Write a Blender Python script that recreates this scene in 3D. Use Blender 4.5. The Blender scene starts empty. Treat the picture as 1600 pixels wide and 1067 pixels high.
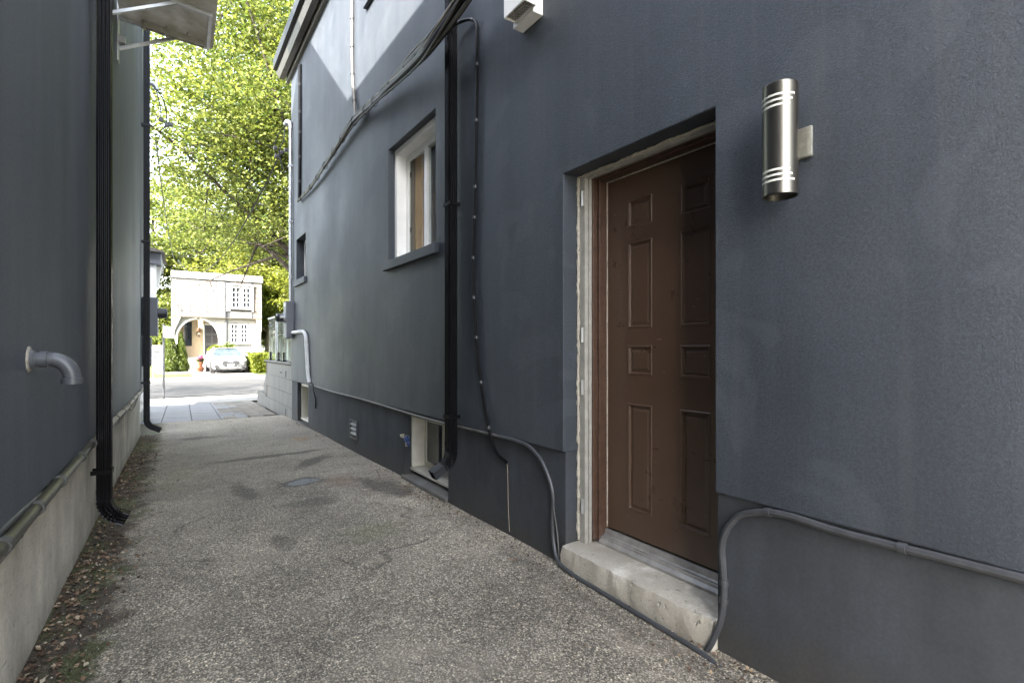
import bpy, bmesh, math, random
import numpy as np
from mathutils import Vector, Matrix, noise as mnoise
random.seed(7)
rng = np.random.default_rng(11)
R = math.radians
S = bpy.context.scene
C = S.collection

# ---------------------------------------------------------------- camera, world, sun, exposure
cam = bpy.data.cameras.new('camera')
cam.sensor_width = 36.0
cam.lens = 18.0
cam.shift_y = 9.5/1600
cam.clip_start = 0.02
cam.clip_end = 2000
co = bpy.data.objects.new('camera', cam)
C.objects.link(co)
co.location = (0, 0, 1.25)
co.rotation_euler = (R(90), 0, -math.atan(538/800))
S.camera = co

SUN = Vector((-1.25, -0.92, 1.0)).normalized()          # towards the sun
w = bpy.data.worlds.new('World')
S.world = w
w.use_nodes = True
wn = w.node_tree
bg = wn.nodes['Background']
sky = wn.nodes.new('ShaderNodeTexSky')
sky.sky_type = 'NISHITA'
sky.sun_disc = False
sky.sun_elevation = math.asin(SUN.z)
sky.sun_rotation = math.atan2(SUN.x, SUN.y)
sky.air_density = 1.0
sky.dust_density = 2.2
sky.ozone_density = 1.0
hs = wn.nodes.new('ShaderNodeHueSaturation')
hs.inputs['Saturation'].default_value = 0.5
wn.links.new(sky.outputs[0], hs.inputs['Color'])
wn.links.new(hs.outputs[0], bg.inputs[0])
bg.inputs[1].default_value = 0.15
sl = bpy.data.lights.new('sun', 'SUN')
sl.energy = 3.5
sl.angle = R(0.55)
sl.color = (1.0, 0.94, 0.85)
so = bpy.data.objects.new('sun', sl)
C.objects.link(so)
so.rotation_euler = SUN.to_track_quat('Z', 'Y').to_euler()
S.view_settings.view_transform = 'Standard'
S.view_settings.look = 'None'
S.view_settings.gamma = 1.0
S.view_settings.use_curve_mapping = False
S.view_settings.exposure = 3.5
S.render.engine = 'CYCLES'
S.cycles.max_bounces = 6
S.cycles.diffuse_bounces = 4
S.cycles.transparent_max_bounces = 12

# ---------------------------------------------------------------- material helpers
class NT:
    def __init__(s, name):
        s.m = bpy.data.materials.new(name)
        s.m.use_nodes = True
        s.t = s.m.node_tree
        s.b = s.t.nodes['Principled BSDF']
        s.out = s.t.nodes['Material Output']
        s.tc = s.t.nodes.new('ShaderNodeTexCoord')
        s.co = s.tc.outputs['Object']
    def n(s, typ, **kw):
        o = s.t.nodes.new(typ)
        for k, v in kw.items():
            setattr(o, k, v)
        return o
    def l(s, a, b):
        s.t.links.new(a, b)
    def noise(s, scale, detail=4, rough=0.55, vec=None, stretch=None, dist=0.0):
        v = vec or s.co
        if stretch:
            mp = s.n('ShaderNodeMapping')
            mp.inputs['Scale'].default_value = stretch
            s.l(v, mp.inputs[0]); v = mp.outputs[0]
        o = s.n('ShaderNodeTexNoise')
        o.inputs['Scale'].default_value = scale
        o.inputs['Detail'].default_value = detail
        o.inputs['Roughness'].default_value = rough
        o.inputs['Distortion'].default_value = dist
        s.l(v, o.inputs['Vector'])
        return o.outputs['Fac']
    def vor(s, scale, feature='F1', out='Distance', rnd=1.0):
        o = s.n('ShaderNodeTexVoronoi', feature=feature)
        o.inputs['Scale'].default_value = scale
        o.inputs['Randomness'].default_value = rnd
        s.l(s.co, o.inputs['Vector'])
        return o.outputs[out]
    def ramp(s, fac, stops, interp='LINEAR'):
        r = s.n('ShaderNodeValToRGB')
        r.color_ramp.interpolation = interp
        e = r.color_ramp.elements
        while len(e) < len(stops):
            e.new(0.5)
        for i, (p, c) in enumerate(stops):
            e[i].position = p
            if not hasattr(c, '__len__'):
                c = (c, c, c)
            e[i].color = (*c, 1)
        s.l(fac, r.inputs[0])
        return r.outputs[0]
    def mix(s, fac, a, b, mode='MIX'):
        o = s.n('ShaderNodeMix', data_type='RGBA', blend_type=mode)
        for i, x in ((0, fac), (6, a), (7, b)):
            if isinstance(x, (int, float)):
                if i == 0:
                    o.inputs[0].default_value = x
                else:
                    o.inputs[i].default_value = (x, x, x, 1)
            elif isinstance(x, tuple):
                o.inputs[i].default_value = (*x, 1)
            else:
                s.l(x, o.inputs[i])
        return o.outputs[2]
    def math(s, op, a, b=0.0, c=0.0):
        o = s.n('ShaderNodeMath', operation=op)
        for i, x in enumerate((a, b, c)):
            if isinstance(x, (int, float)):
                o.inputs[i].default_value = x
            else:
                s.l(x, o.inputs[i])
        return o.outputs[0]
    def xyz(s):
        o = s.n('ShaderNodeSeparateXYZ'); s.l(s.co, o.inputs[0]); return o.outputs
    def bump(s, h, dist=0.002, strength=1.0, prev=None):
        o = s.n('ShaderNodeBump')
        o.inputs['Distance'].default_value = dist
        o.inputs['Strength'].default_value = strength
        s.l(h, o.inputs['Height'])
        if prev is not None:
            s.l(prev, o.inputs['Normal'])
        s.l(o.outputs[0], s.b.inputs['Normal'])
        return o.outputs[0]
    def col(s, c):
        if isinstance(c, tuple):
            s.b.inputs['Base Color'].default_value = (*c, 1)
        else:
            s.l(c, s.b.inputs['Base Color'])
    def rough(s, r):
        if isinstance(r, (int, float)):
            s.b.inputs['Roughness'].default_value = r
        else:
            s.l(r, s.b.inputs['Roughness'])

def simple(name, c, rough=0.6, metal=0.0, var=0.15, scale=6.0, bump=0.0, bscale=60, jitter=0.0, spec=None):
    t = NT(name)
    f = t.noise(scale, 5, 0.6)
    a = tuple(x*(1-var) for x in c); b = tuple(min(1, x*(1+var)) for x in c)
    cc = t.ramp(f, [(0.3, a), (0.7, b)])
    if jitter:
        oi = t.n('ShaderNodeObjectInfo')
        hs = t.ramp(oi.outputs['Random'], [(0, 1-jitter), (1, 1.0)])
        cc = t.mix(1.0, cc, hs, 'MULTIPLY')
    t.col(cc); t.rough(rough); t.b.inputs['Metallic'].default_value = metal
    if spec is not None:
        t.b.inputs['Specular IOR Level'].default_value = spec
    if bump:
        t.bump(t.noise(bscale, 3, 0.6), bump)
    return t.m

def stucco_mat(name, c, grain=0.0022):
    t = NT(name)
    big = t.noise(0.9, 5, 0.6)
    streak = t.noise(1.3, 4, 0.6, stretch=(2.6, 2.6, 0.28))
    v = t.mix(0.5, big, streak)
    cc = t.ramp(v, [(0.36, tuple(x*0.74 for x in c)), (0.5, c), (0.65, (c[0]*1.34, c[1]*1.27, c[2]*1.18))])
    z = t.xyz()[2]
    g = t.vor(210, 'SMOOTH_F1')
    gn = t.math('ADD', t.math('MULTIPLY', t.noise(260, 6, 0.85), 0.6), t.math('MULTIPLY', t.noise(95, 5, 0.8), 0.4))
    sp = t.ramp(gn, [(0.40, 0.62), (0.5, 1.0), (0.60, 1.5)])
    cc = t.mix(1.0, cc, sp, 'MULTIPLY')
    # dull drip marks and splash dirt low on the wall
    dr_ = t.noise(6.0, 4, 0.6, stretch=(2.4, 2.4, 0.10))
    cc = t.mix(t.math('MULTIPLY', t.ramp(dr_, [(0.55, 0.0), (0.68, 1.0)]), 0.16), cc, (0.080, 0.082, 0.080))
    pt = t.noise(2.6, 2, 0.5, dist=0.8)
    cc = t.mix(t.math('MULTIPLY', t.ramp(pt, [(0.56, 0.0), (0.60, 1.0)]), 0.14), cc, (0.09, 0.10, 0.115))
    # pale scuffs and chips
    ch = t.noise(23, 6, 0.75, stretch=(1, 1, 1))
    cm = t.ramp(ch, [(0.765, 0.0), (0.785, 1.0)])
    cc = t.mix(t.math('MULTIPLY', cm, 0.35), cc, (0.35, 0.35, 0.34))
    sc = t.noise(7, 5, 0.8, stretch=(0.4, 0.4, 2.6), dist=0.4)
    sm = t.ramp(sc, [(0.725, 0.0), (0.76, 1.0)])
    cc = t.mix(t.math('MULTIPLY', sm, 0.18), cc, (0.25, 0.26, 0.28))
    t.col(cc)
    t.rough(t.ramp(big, [(0.3, 0.5), (0.7, 0.66)]))
    b1 = t.bump(t.math('ADD', t.math('MULTIPLY', gn, 1.0), t.math('MULTIPLY', g, 0.35)), grain, 1.0)
    t.bump(t.noise(2.2, 3, 0.5), 0.012, 0.6, b1)
    return t.m

def concrete_mat(name, c, dirt=(0.05, 0.05, 0.035), zlo=0.0, zhi=0.35, bmp=0.003, pits=True, dirtamt=0.8):
    t = NT(name)
    f = t.noise(2.3, 7, 0.62)
    cc = t.ramp(f, [(0.3, tuple(x*0.68 for x in c)), (0.5, c), (0.72, tuple(min(1, x*1.25) for x in c))])
    st = t.noise(3.0, 5, 0.65, stretch=(2.0, 2.0, 0.3))
    cc = t.mix(0.55, cc, t.ramp(st, [(0.3, 0.55), (0.7, 1.2)]), 'MULTIPLY')
    z = t.xyz()[2]
    n2 = t.noise(5, 5, 0.7)
    zz = t.math('ADD', z, t.math('MULTIPLY', t.math('SUBTRACT', n2, 0.5), 0.45))
    mr = t.n('ShaderNodeMapRange'); t.l(zz, mr.inputs[0])
    mr.inputs[1].default_value = zhi; mr.inputs[2].default_value = zlo
    cc = t.mix(t.math('MULTIPLY', mr.outputs[0], dirtamt), cc, dirt)
    fine = t.noise(85, 4, 0.7)
    cc = t.mix(0.6, cc, t.ramp(fine, [(0.3, 0.75), (0.7, 1.2)]), 'MULTIPLY')
    t.col(cc); t.rough(0.85)
    h = t.math('ADD', t.math('MULTIPLY', fine, 0.4), t.noise(14, 5, 0.65))
    b1 = t.bump(h, bmp, 1.0)
    if pits:
        p = t.ramp(t.noise(33, 2, 0.5), [(0.28, 0.0), (0.36, 1.0)])
        t.bump(p, bmp*1.2, 0.8, b1)
    return t.m

def asphalt_mat():
    t = NT('old_asphalt')
    X, Y, Z = t.xyz()
    v1 = t.n('ShaderNodeTexVoronoi'); v1.inputs['Scale'].default_value = 92
    v2 = t.n('ShaderNodeTexVoronoi'); v2.inputs['Scale'].default_value = 170
    wp = t.n('ShaderNodeTexNoise'); wp.inputs['Scale'].default_value = 60; wp.inputs['Detail'].default_value = 2
    t.l(t.co, wp.inputs['Vector'])
    add = t.n('ShaderNodeVectorMath', operation='MULTIPLY_ADD')
    t.l(wp.outputs['Color'], add.inputs[0]); add.inputs[1].default_value = (0.008, 0.008, 0.008); t.l(t.co, add.inputs[2])
    t.l(add.outputs[0], v1.inputs['Vector']); t.l(add.outputs[0], v2.inputs['Vector'])
    r1 = t.n('ShaderNodeSeparateColor'); t.l(v1.outputs['Color'], r1.inputs[0])
    r2 = t.n('ShaderNodeSeparateColor'); t.l(v2.outputs['Color'], r2.inputs[0])
    stone = t.ramp(r1.outputs[0], [(0.0, (0.07, 0.065, 0.06)), (0.45, (0.15, 0.142, 0.13)), (0.72, (0.25, 0.235, 0.21)), (0.88, (0.42, 0.40, 0.36)), (0.95, (0.64, 0.61, 0.55))])
    small = t.ramp(r2.outputs[1], [(0.0, (0.055, 0.052, 0.048)), (0.6, (0.155, 0.147, 0.135)), (0.95, (0.40, 0.38, 0.345))])
    edge = t.ramp(v1.outputs['Distance'], [(0.32, 1.0), (0.52, 0.0)])
    pick = t.math('GREATER_THAN', r1.outputs[1], 0.35)
    cc = t.mix(t.math('MULTIPLY', edge, pick), small, stone)
    # weathering: broad tone
    b = t.noise(0.8, 6, 0.62)
    cc = t.mix(1.0, cc, t.ramp(b, [(0.3, (0.84, 0.77, 0.64)), (0.5, (1.46, 1.34, 1.12)), (0.7, (2.1, 1.92, 1.58))]), 'MULTIPLY')
    m2 = t.noise(3.5, 5, 0.7)
    cc = t.mix(1.0, cc, t.ramp(m2, [(0.3, 0.78), (0.7, 1.15)]), 'MULTIPLY')
    br = t.noise(1.7, 7, 0.72, dist=0.5)
    cc = t.mix(t.math('MULTIPLY', t.ramp(br, [(0.50, 0.0), (0.64, 1.0)]), 0.45), cc, (0.30, 0.26, 0.20))
    dk = t.noise(2.4, 7, 0.75, dist=0.3)
    cc = t.mix(t.math('MULTIPLY', t.ramp(dk, [(0.58, 0.0), (0.70, 1.0)]), 0.5), cc, (0.075, 0.066, 0.055))
    # lighter, tan tone towards the street
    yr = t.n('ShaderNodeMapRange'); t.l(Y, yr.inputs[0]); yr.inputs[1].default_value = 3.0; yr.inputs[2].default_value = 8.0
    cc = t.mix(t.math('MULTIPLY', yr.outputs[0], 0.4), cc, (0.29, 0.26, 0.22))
    # dark tar stains (own shapes)
    def blob(cx, cy, rx, ry, rot=0.0, soft=0.35, amt=0.8, colr=(0.035, 0.032, 0.029), seed=2.2):
        nonlocal cc
        ca, sa = math.cos(rot), math.sin(rot)
        nx = t.noise(seed, 4, 0.65)
        dx = t.math('SUBTRACT', X, cx); dy = t.math('SUBTRACT', Y, cy)
        u = t.math('DIVIDE', t.math('ADD', t.math('MULTIPLY', dx, ca), t.math('MULTIPLY', dy, sa)), rx)
        v = t.math('DIVIDE', t.math('SUBTRACT', t.math('MULTIPLY', dy, ca), t.math('MULTIPLY', dx, sa)), ry)
        d = t.math('SQRT', t.math('ADD', t.math('MULTIPLY', u, u), t.math('MULTIPLY', v, v)))
        d = t.math('ADD', d, t.math('MULTIPLY', t.math('SUBTRACT', nx, 0.5), 2.0))
        k = t.ramp(d, [(1-soft, 1.0), (1.0, 0.0)])
        cc = t.mix(t.math('MULTIPLY', k, amt), cc, colr)
        return k
    blob(0.95, 6.55, 0.75, 0.10, 0.1, 0.5, 0.65, seed=4)
    blob(1.35, 6.0, 0.5, 0.12, 0.9, 0.5, 0.6, seed=5)
    blob(0.55, 5.0, 0.10, 0.42, 0.15, 0.5, 0.55, seed=6)
    blob(0.95, 4.35, 0.32, 0.14, -0.2, 0.5, 0.45, seed=5)
    blob(0.35, 8.6, 0.35, 0.15, 0.0, 0.5, 0.5, seed=5)
    blob(0.62, 3.55, 0.10, 0.18, 0.0, 0.5, 0.45, seed=7)
    blob(1.62, 4.45, 0.22, 0.5, 0.2, 0.5, 0.7, (0.045, 0.035, 0.028), seed=5)
    blob(1.72, 1.8, 0.09, 1.4, 0.0, 0.6, 0.35, (0.045, 0.038, 0.03), seed=6)
    blob(1.06, 5.05, 0.24, 0.17, 0.15, 0.35, 0.75, (0.04, 0.04, 0.04), seed=4)
    wet = blob(1.06, 5.05, 0.17, 0.11, 0.15, 0.3, 0.7, (0.20, 0.215, 0.235), seed=4)
    # moss and soil along the left foundation, thin moss in the right
    wl = t.n('ShaderNodeMapRange'); t.l(t.math('SUBTRACT', X, t.math('MULTIPLY', Y, 0.02)), wl.inputs[0])
    wl.inputs[1].default_value = 0.02; wl.inputs[2].default_value = -0.44
    mn = t.noise(4.5, 6, 0.75)
    mk = t.ramp(t.math('ADD', wl.outputs[0], t.math('MULTIPLY', t.math('SUBTRACT', mn, 0.5), 1.5)), [(0.50, 0.0), (0.78, 1.0)])
    soil = t.ramp(t.noise(30, 5, 0.7), [(0.3, (0.022, 0.017, 0.011)), (0.6, (0.07, 0.052, 0.034)), (0.75, (0.13, 0.10, 0.065))])
    moss = t.ramp(t.noise(60, 3, 0.7), [(0.3, (0.03, 0.036, 0.010)), (0.7, (0.085, 0.10, 0.028))])
    sm = t.mix(t.ramp(t.noise(2.6, 4, 0.6), [(0.46, 0.0), (0.56, 1.0)]), soil, moss)
    cc = t.mix(t.math('MULTIPLY', mk, 0.93), cc, sm)
    blob(1.20, 3.45, 0.34, 0.24, 0.4, 0.8, 0.30, (0.11, 0.13, 0.03), seed=3)
    blob(0.05, 5.9, 0.3, 0.9, 0.0, 0.8, 0.25, (0.09, 0.10, 0.03), seed=3)
    blob(1.55, 7.6, 0.16, 0.3, 0.0, 0.7, 0.4, (0.30, 0.17, 0.05), seed=8)
    blob(1.35, 4.9, 0.2, 0.3, 0.0, 0.7, 0.4, (0.16, 0.07, 0.04), seed=9)
    # hairline cracks
    cv = t.n('ShaderNodeTexVoronoi', feature='DISTANCE_TO_EDGE'); cv.inputs['Scale'].default_value = 0.75
    cwp = t.n('ShaderNodeTexNoise'); cwp.inputs['Scale'].default_value = 3.5; cwp.inputs['Detail'].default_value = 6
    t.l(t.co, cwp.inputs['Vector'])
    ca = t.n('ShaderNodeVectorMath', operation='MULTIPLY_ADD')
    t.l(cwp.outputs['Color'], ca.inputs[0]); ca.inputs[1].default_value = (0.55, 0.55, 0.0); t.l(t.co, ca.inputs[2])
    t.l(ca.outputs[0], cv.inputs['Vector'])
    crack = t.ramp(cv.outputs['Distance'], [(0.0, 1.0), (0.009, 0.0)])
    crack = t.math('MULTIPLY', crack, t.ramp(t.noise(1.1, 3, 0.5), [(0.48, 0.0), (0.58, 1.0)]))
    cc = t.mix(t.math('MULTIPLY', crack, 0.55), cc, (0.03, 0.026, 0.022))
    t.col(cc)
    t.rough(t.math('SUBTRACT', 0.82, t.math('MULTIPLY', wet, 0.45)))
    hh = t.math('ADD', t.math('MULTIPLY', edge, t.math('ADD', 0.35, t.math('MULTIPLY', r1.outputs[2], 0.65))), t.math('MULTIPLY', t.ramp(v2.outputs['Distance'], [(0.2, 1.0), (0.6, 0.0)]), 0.4))
    hh = t.math('SUBTRACT', hh, t.math('MULTIPLY', crack, 3.0))
    b1 = t.bump(hh, 0.0042, 1.0)
    t.bump(t.noise(6, 4, 0.6), 0.02, 0.5, b1)
    return t.m

def leaf_mat(name, lo, hi, trans=0.45, gloss=0.45):
    t = NT(name)
    g = t.n('ShaderNodeNewGeometry')
    c = t.ramp(g.outputs['Random Per Island'], [(0.0, lo), (1.0, hi)])
    t.col(c); t.rough(gloss)
    tr = t.n('ShaderNodeBsdfTranslucent')
    t.l(t.mix(1.0, c, (1.2, 1.25, 0.8), 'MULTIPLY'), tr.inputs[0])
    ms = t.n('ShaderNodeMixShader'); ms.inputs[0].default_value = trans
    t.l(t.b.outputs[0], ms.inputs[1]); t.l(tr.outputs[0], ms.inputs[2]); t.l(ms.outputs[0], t.out.inputs[0])
    return t.m

def glass_mat(name, c=(0.02, 0.024, 0.028), rough=0.04, alpha=None):
    t = NT(name)
    if alpha is None:
        f = t.noise(3, 3, 0.5)
        t.col(t.ramp(f, [(0.3, tuple(x*0.7 for x in c)), (0.7, tuple(x*1.4 for x in c))]))
        t.rough(rough)
        t.b.inputs['Specular IOR Level'].default_value = 0.8
    else:
        t.col(c); t.rough(rough)
        tr = t.n('ShaderNodeBsdfTransparent')
        tr.inputs[0].default_value = (0.93, 0.96, 0.95, 1)
        ms = t.n('ShaderNodeMixShader')
        d = t.noise(9, 5, 0.7)
        t.l(t.ramp(d, [(0.35, alpha*0.6), (0.7, min(1, alpha*1.6))]), ms.inputs[0])
        t.l(tr.outputs[0], ms.inputs[1]); t.l(t.b.outputs[0], ms.inputs[2]); t.l(ms.outputs[0], t.out.inputs[0])
    return t.m

def steel_mat():
    t = NT('brushed_steel')
    f = t.noise(40, 3, 0.6, stretch=(1, 1, 0.03))
    f2 = t.noise(260, 2, 0.6, stretch=(1, 1, 0.02))
    t.col(t.ramp(f, [(0.3, (0.14, 0.132, 0.112)), (0.7, (0.21, 0.198, 0.172))]))
    t.rough(t.ramp(f2, [(0.3, 0.32), (0.7, 0.40)]))
    t.b.inputs['Metallic'].default_value = 1.0
    t.bump(f2, 0.00004, 0.3)
    return t.m

def door_mat():
    t = NT('brown_door_paint')
    f = t.noise(1.6, 5, 0.6)
    cc = t.ramp(f, [(0.3, (0.063, 0.038, 0.024)), (0.7, (0.082, 0.050, 0.033))])
    ch = t.noise(55, 1, 0.5)
    m = t.ramp(ch, [(0.785, 0.0), (0.80, 1.0)])
    cc = t.mix(t.math('MULTIPLY', m, 0.6), cc, (0.38, 0.33, 0.28))
    sc = t.noise(70, 2, 0.5, stretch=(1, 0.12, 1.6))
    m2 = t.ramp(sc, [(0.77, 0.0), (0.79, 1.0)])
    cc = t.mix(t.math('MULTIPLY', m2, 0.6), cc, (0.36, 0.30, 0.24))
    gr = t.noise(1.1, 5, 0.7, stretch=(1, 1, 0.5))
    cc = t.mix(t.math('MULTIPLY', t.ramp(gr, [(0.5, 0.0), (0.7, 1.0)]), 0.25), cc, (0.12, 0.095, 0.075))
    t.col(cc)
    t.rough(t.ramp(t.noise(5, 5, 0.7), [(0.3, 0.26), (0.7, 0.33)]))
    b = t.bump(t.noise(90, 3, 0.6, stretch=(1, 1, 0.12)), 0.0006, 0.6)
    return t.m

def wood_mat(name, a, b, scale=1.0, rough=0.5):
    t = NT(name)
    f = t.noise(9*scale, 5, 0.65, stretch=(3, 3, 0.25), dist=0.5)
    t.col(t.ramp(f, [(0.3, a), (0.7, b)])); t.rough(rough)
    t.bump(f, 0.001)
    return t.m

M = {}
M['stucco'] = stucco_mat('dark_stucco', (0.0345, 0.042, 0.053), 0.003)
M['stucco_left'] = stucco_mat('dark_stucco_left', (0.072, 0.082, 0.098), 0.0028)  # lighter stucco tone of the left house
M['found'] = concrete_mat('painted_foundation', (0.036, 0.041, 0.048), (0.045, 0.040, 0.030), -0.05, 0.25, 0.0022, False, 0.7)
M['concrete'] = concrete_mat('bare_concrete', (0.62, 0.575, 0.485), (0.15, 0.145, 0.09), -0.12, 0.12, 0.005, True, 0.6)
M['step'] = concrete_mat('step_concrete', (0.74, 0.71, 0.63), (0.26, 0.225, 0.17), -0.06, 0.085, 0.007, True, 0.75)
M['sill'] = concrete_mat('sill_concrete', (0.13, 0.13, 0.125), (0.12, 0.10, 0.07), -0.1, 0.1, 0.002)
M['asphalt'] = asphalt_mat()
M['road'] = simple('street_asphalt', (0.045, 0.044, 0.043), 0.85, var=0.2, scale=1.2, bump=0.004, bscale=70)
M['walk'] = simple('pale_walk_concrete', (0.23, 0.22, 0.205), 0.8, var=0.12, scale=2, bump=0.002, bscale=40)
M['kerb'] = simple('kerb_concrete', (0.13, 0.125, 0.115), 0.85, var=0.2, scale=4, bump=0.002)
M['slab'] = simple('grey_slab', (0.20, 0.20, 0.207), 0.8, var=0.1, scale=8, bump=0.0015, jitter=0.15)
M['cobble'] = simple('tan_paver', (0.185, 0.165, 0.14), 0.85, var=0.2, scale=14, bump=0.002, jitter=0.3)
M['joint'] = simple('joint_sand', (0.09, 0.08, 0.065), 0.95)
M['soil'] = simple('soil', (0.06, 0.045, 0.03), 0.95, var=0.4, scale=20, bump=0.01)
M['lawn'] = simple('lawn', (0.07, 0.10, 0.02), 0.9, var=0.3, scale=3, bump=0.01, bscale=120)
M['black'] = simple('black_aluminium', (0.0045, 0.0045, 0.005), 0.2, 0.0, var=0.3, scale=9, bump=0.0003, bscale=30, spec=0.22)
M['cable_black'] = simple('black_cable', (0.005, 0.005, 0.0055), 0.38, var=0.3, scale=20, spec=0.2)
M['cable_dark'] = simple('painted_cable', (0.015, 0.016, 0.018), 0.45, var=0.3, scale=15, spec=0.25)
M['cable_grey'] = simple('grey_cable', (0.085, 0.082, 0.075), 0.5, var=0.35, scale=9)
M['cable_beige'] = simple('beige_cable', (0.22, 0.20, 0.16), 0.55, var=0.3, scale=9)
M['conduit'] = simple('grey_conduit', (0.045, 0.047, 0.051), 0.4, var=0.2, scale=25)
M['conduit_olive'] = simple('weathered_conduit', (0.10, 0.094, 0.07), 0.33, 0.6, var=0.4, scale=18)
M['white_pvc'] = simple('white_pvc', (0.62, 0.62, 0.62), 0.45, var=0.1, scale=12)
M['grey_pvc'] = simple('grey_pvc', (0.085, 0.088, 0.095), 0.34, var=0.12, scale=12)
M['galv'] = simple('galvanised', (0.45, 0.46, 0.48), 0.4, 0.7, var=0.15, scale=16)
M['meterbox'] = simple('meter_box_grey', (0.14, 0.147, 0.165), 0.5, var=0.1)
M['white_paint'] = simple('white_paint', (0.82, 0.81, 0.78), 0.5, var=0.07, scale=5, bump=0.0005)
M['cream_paint'] = simple('cream_paint', (0.52, 0.50, 0.43), 0.55, var=0.14, scale=7, bump=0.0008)
M['frame_trim'] = simple('weathered_trim', (0.29, 0.28, 0.25), 0.55, var=0.18, scale=18, bump=0.0008)
M['caulk'] = simple('rough_caulk', (0.36, 0.33, 0.27), 0.8, var=0.25, scale=60, bump=0.004, bscale=90)
M['alu'] = simple('aluminium', (0.50, 0.50, 0.49), 0.36, 0.75, var=0.12, scale=10)
M['alu_dull'] = simple('dull_threshold', (0.38, 0.37, 0.35), 0.45, 0.6, var=0.25, scale=14)
M['steel'] = steel_mat()
M['frost'] = simple('frosted_slot', (0.62, 0.62, 0.56), 0.4)
M['steel_pale'] = simple('pale_steel', (0.55, 0.54, 0.48), 0.28, 0.8, var=0.25, scale=30)
M['door'] = door_mat()
M['door_edge'] = simple('door_edge_brown', (0.065, 0.036, 0.024), 0.4, var=0.3, scale=30)
M['dark'] = simple('dark_interior', (0.012, 0.012, 0.013), 0.8)
M['glass_dark'] = glass_mat('dark_window_glass')
M['glass_clear'] = glass_mat('clear_glass', (0.2, 0.22, 0.22), 0.04, 0.07)
M['glass_rail'] = glass_mat('rail_glass', (0.6, 0.62, 0.63), 0.05, 0.12)
M['canopy'] = glass_mat('weathered_canopy_sheet', (0.13, 0.12, 0.095), 0.4, 0.93)
t = NT('canopy_polycarbonate')
_f = t.noise(7, 5, 0.65)
_c = t.ramp(_f, [(0.35, (0.42, 0.385, 0.31)), (0.65, (0.60, 0.57, 0.50))])
t.col(_c); t.rough(0.5)
_t = t.n('ShaderNodeBsdfTranslucent'); t.l(_c, _t.inputs[0])
_m = t.n('ShaderNodeMixShader'); _m.inputs[0].default_value = 0.5
t.l(t.b.outputs[0], _m.inputs[1]); t.l(_t.outputs[0], _m.inputs[2]); t.l(_m.outputs[0], t.out.inputs[0])
M['canopy'] = t.m
M['rubber'] = simple('tyre_rubber', (0.015, 0.015, 0.016), 0.8)
M['wood_brown'] = wood_mat('brown_wood', (0.46, 0.24, 0.10), (0.66, 0.40, 0.19))
M['wood_dark'] = wood_mat('dark_wood', (0.12, 0.07, 0.045), (0.19, 0.115, 0.07))
M['gutter'] = simple('brown_grey_gutter', (0.07, 0.062, 0.054), 0.4, 0.2, var=0.15)
M['soffit'] = simple('soffit', (0.13, 0.12, 0.105), 0.6)
M['house_white'] = simple('white_stucco_wall', (0.25, 0.24, 0.218), 0.8, var=0.05, scale=2, bump=0.003)
t = NT('aged_white_siding')
_f = t.noise(0.7, 5, 0.6, stretch=(2.2, 1, 0.35))
t.col(t.ramp(_f, [(0.42, (0.115, 0.095, 0.078)), (0.56, (0.165, 0.155, 0.142))])); t.rough(0.6)
M['siding'] = t.m
M['beige_wall'] = simple('beige_porch_wall', (0.42, 0.33, 0.22), 0.85, var=0.08, bump=0.003)
M['soffit_beige'] = simple('beige_soffit', (0.30, 0.25, 0.19), 0.8)
M['door_grey'] = simple('charcoal_door', (0.06, 0.062, 0.066), 0.4)
M['tile'] = wood_mat('grey_woodlook_tile', (0.085, 0.083, 0.078), (0.15, 0.147, 0.138), 0.6, 0.6)
M['car_white'] = simple('white_car_paint', (0.38, 0.38, 0.38), 0.18, var=0.02, spec=0.6)
M['car_blue'] = simple('navy_car_paint', (0.03, 0.05, 0.12), 0.2, var=0.05)
M['car_glass'] = glass_mat('car_glass', (0.05, 0.07, 0.09), 0.03)
M['car_dark'] = simple('car_plastic', (0.03, 0.03, 0.032), 0.45)
M['lamp_clear'] = simple('headlight_lens', (0.5, 0.52, 0.55), 0.1, 0.3)
M['chrome'] = simple('chrome', (0.7, 0.7, 0.7), 0.15, 1.0)
M['terracotta'] = simple('terracotta', (0.42, 0.17, 0.08), 0.8)
M['flower'] = leaf_mat('pink_flowers', (0.35, 0.03, 0.08), (0.6, 0.12, 0.35), 0.2)
M['bark'] = simple('tree_bark', (0.05, 0.04, 0.032), 0.9, var=0.4, scale=9, bump=0.02, bscale=14)
M['bark_pale'] = simple('pale_bark', (0.16, 0.125, 0.08), 0.9, var=0.3, scale=7, bump=0.02, bscale=14)
M['leaf_a'] = leaf_mat('maple_leaf', (0.055, 0.078, 0.016), (0.19, 0.20, 0.04), 0.45)
M['leaf_b'] = leaf_mat('locust_leaf', (0.045, 0.075, 0.020), (0.23, 0.25, 0.06), 0.45)
M['leaf_c'] = leaf_mat('lime_leaf', (0.08, 0.105, 0.016), (0.24, 0.25, 0.04), 0.45)
M['cedar'] = leaf_mat('cedar_leaf', (0.035, 0.06, 0.008), (0.12, 0.15, 0.018), 0.35)
M['hedge'] = leaf_mat('hedge_leaf', (0.08, 0.11, 0.010), (0.18, 0.20, 0.018), 0.35)
t = NT('leaf_litter_bits')
_g = t.n('ShaderNodeNewGeometry')
t.col(t.ramp(_g.outputs['Random Per Island'], [(0.0, (0.035, 0.022, 0.014)), (0.4, (0.09, 0.05, 0.028)), (0.65, (0.17, 0.105, 0.06)), (0.85, (0.26, 0.19, 0.11)), (1.0, (0.42, 0.36, 0.27))]))
t.rough(0.8)
M['litter'] = t.m
M['pebble'] = simple('pebbles', (0.42, 0.40, 0.36), 0.8, var=0.3, scale=40)
M['blue_valve'] = simple('blue_valve', (0.03, 0.05, 0.13), 0.4)
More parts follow.
